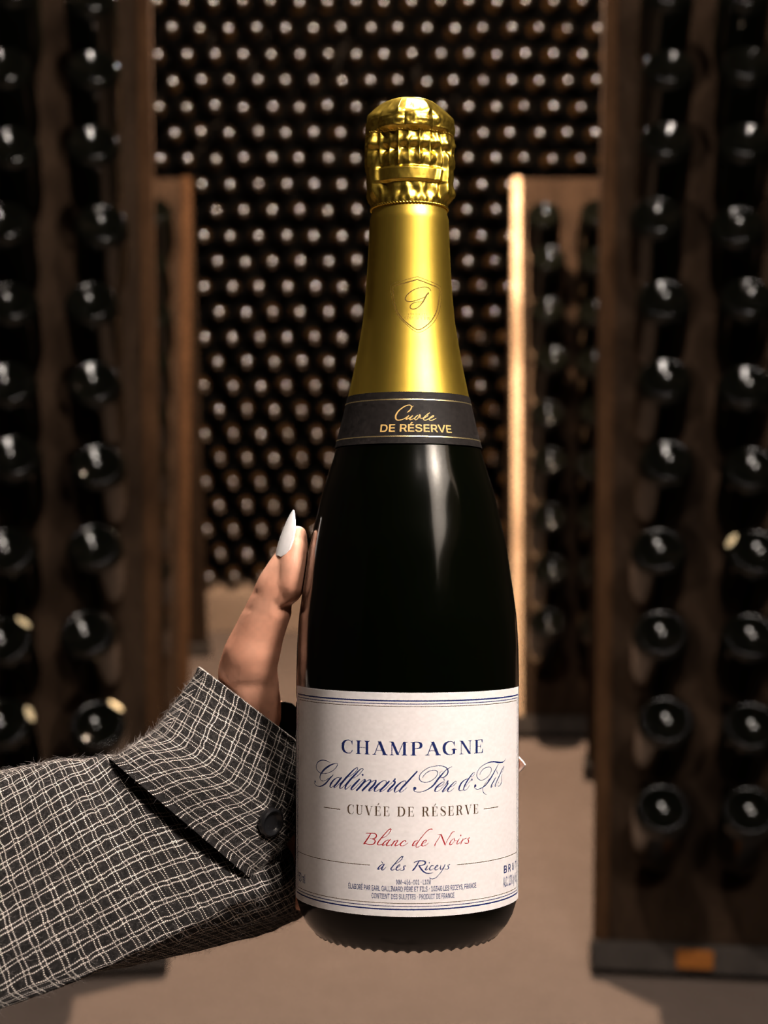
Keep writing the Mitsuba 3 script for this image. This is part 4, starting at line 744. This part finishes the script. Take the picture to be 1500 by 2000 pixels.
put(PK + '__cuff', trimesh.Trimesh(VV, F, process=False), 'mat_cloth', True, uv=UVc); labels[PK + '__cuff'] = {'label': 'turned-back checked cuff with one black button'}
fuzz(PK + '__cuff__fuzz', V, nr, 5000, 6)
# --- black sheet standing in for the shade past the wrist
lp = np.array([(543, 1372), (556, 1371), (570, 1374), (581, 1384), (586, 1400), (586, 1790), (540, 1790)], float); zz_ = np.array([.661, .662, .664, .666, .668, .672, .668])
fr = np.array([at(p[0], p[1], z) for p, z in zip(lp, zz_)]); bk = fr + FW * 0.0016; cf, cb = fr.mean(0), bk.mean(0); nn_ = len(fr)
VL = np.vstack([fr, bk, cf, cb]); FL = []
for i_ in range(nn_):
    j_ = (i_ + 1) % nn_; FL += [(i_, j_, 2 * nn_), (nn_ + j_, nn_ + i_, 2 * nn_ + 1), (i_, nn_ + i_, j_), (j_, nn_ + i_, nn_ + j_)]
ml = trimesh.Trimesh(VL, np.array(FL), process=False)
if ml.volume < 0: ml.invert()
put(PK + '__cuff__shade_sheet', ml, 'mat_shade_sheet', False); labels[PK + '__cuff__shade_sheet'] = {'label': 'black sheet in place of the shade beside the wrist'}
# --- button
bt = lathe([(0.0016, 0.0), (0.0016, 0.0026), (0.0020, 0.0034), (0.0028, 0.0042), (0.0030, 0.0049), (0.0026, 0.0056), (0.0016, 0.0059), (0.0004, 0.0056), (0.0, 0.0048), (0.0, 0.0)][::-1], 64)
hl = [m3.Manifold.cylinder(0.01, 0.00055, 0.00055, 16).translate([x, y, -0.003]) for x in (-.0011, .0011) for y in (-.0011, .0011)]
bmn = m3.Manifold(m3.Mesh(vert_properties=np.array(bt.vertices, np.float32), tri_verts=np.array(bt.faces, np.uint32)))
pcu = np.stack(project(V.reshape(-1, 3)), -1); front = ((nr.reshape(-1, 3)) @ FW) < 0.05
k = np.argmin(np.where(front, np.linalg.norm(pcu - [523, 1606], axis=1), 1e9)); bp, bn = V.reshape(-1, 3)[k], nr.reshape(-1, 3)[k]
bn = bn * 0.55 + (RT * 0.55 - FW * 0.75 + UP * 0.25) * 0.45; bn /= np.linalg.norm(bn); e1 = np.cross(bn, UP); e1 /= np.linalg.norm(e1); e2 = np.cross(bn, e1)
M = np.eye(4); M[:3, 0], M[:3, 1], M[:3, 2], M[:3, 3] = e1, -e2 if np.cross(e1, -e2) @ bn > 0 else e2, bn, bp + bn * 0.0006
bt.merge_vertices(); bt.apply_transform(M)
if bt.volume < 0: bt.invert()
put(PK + '__cuff__button', bt, 'mat_button', 35); labels[PK + '__cuff__button'] = {'label': 'glossy black sewn-on button'}
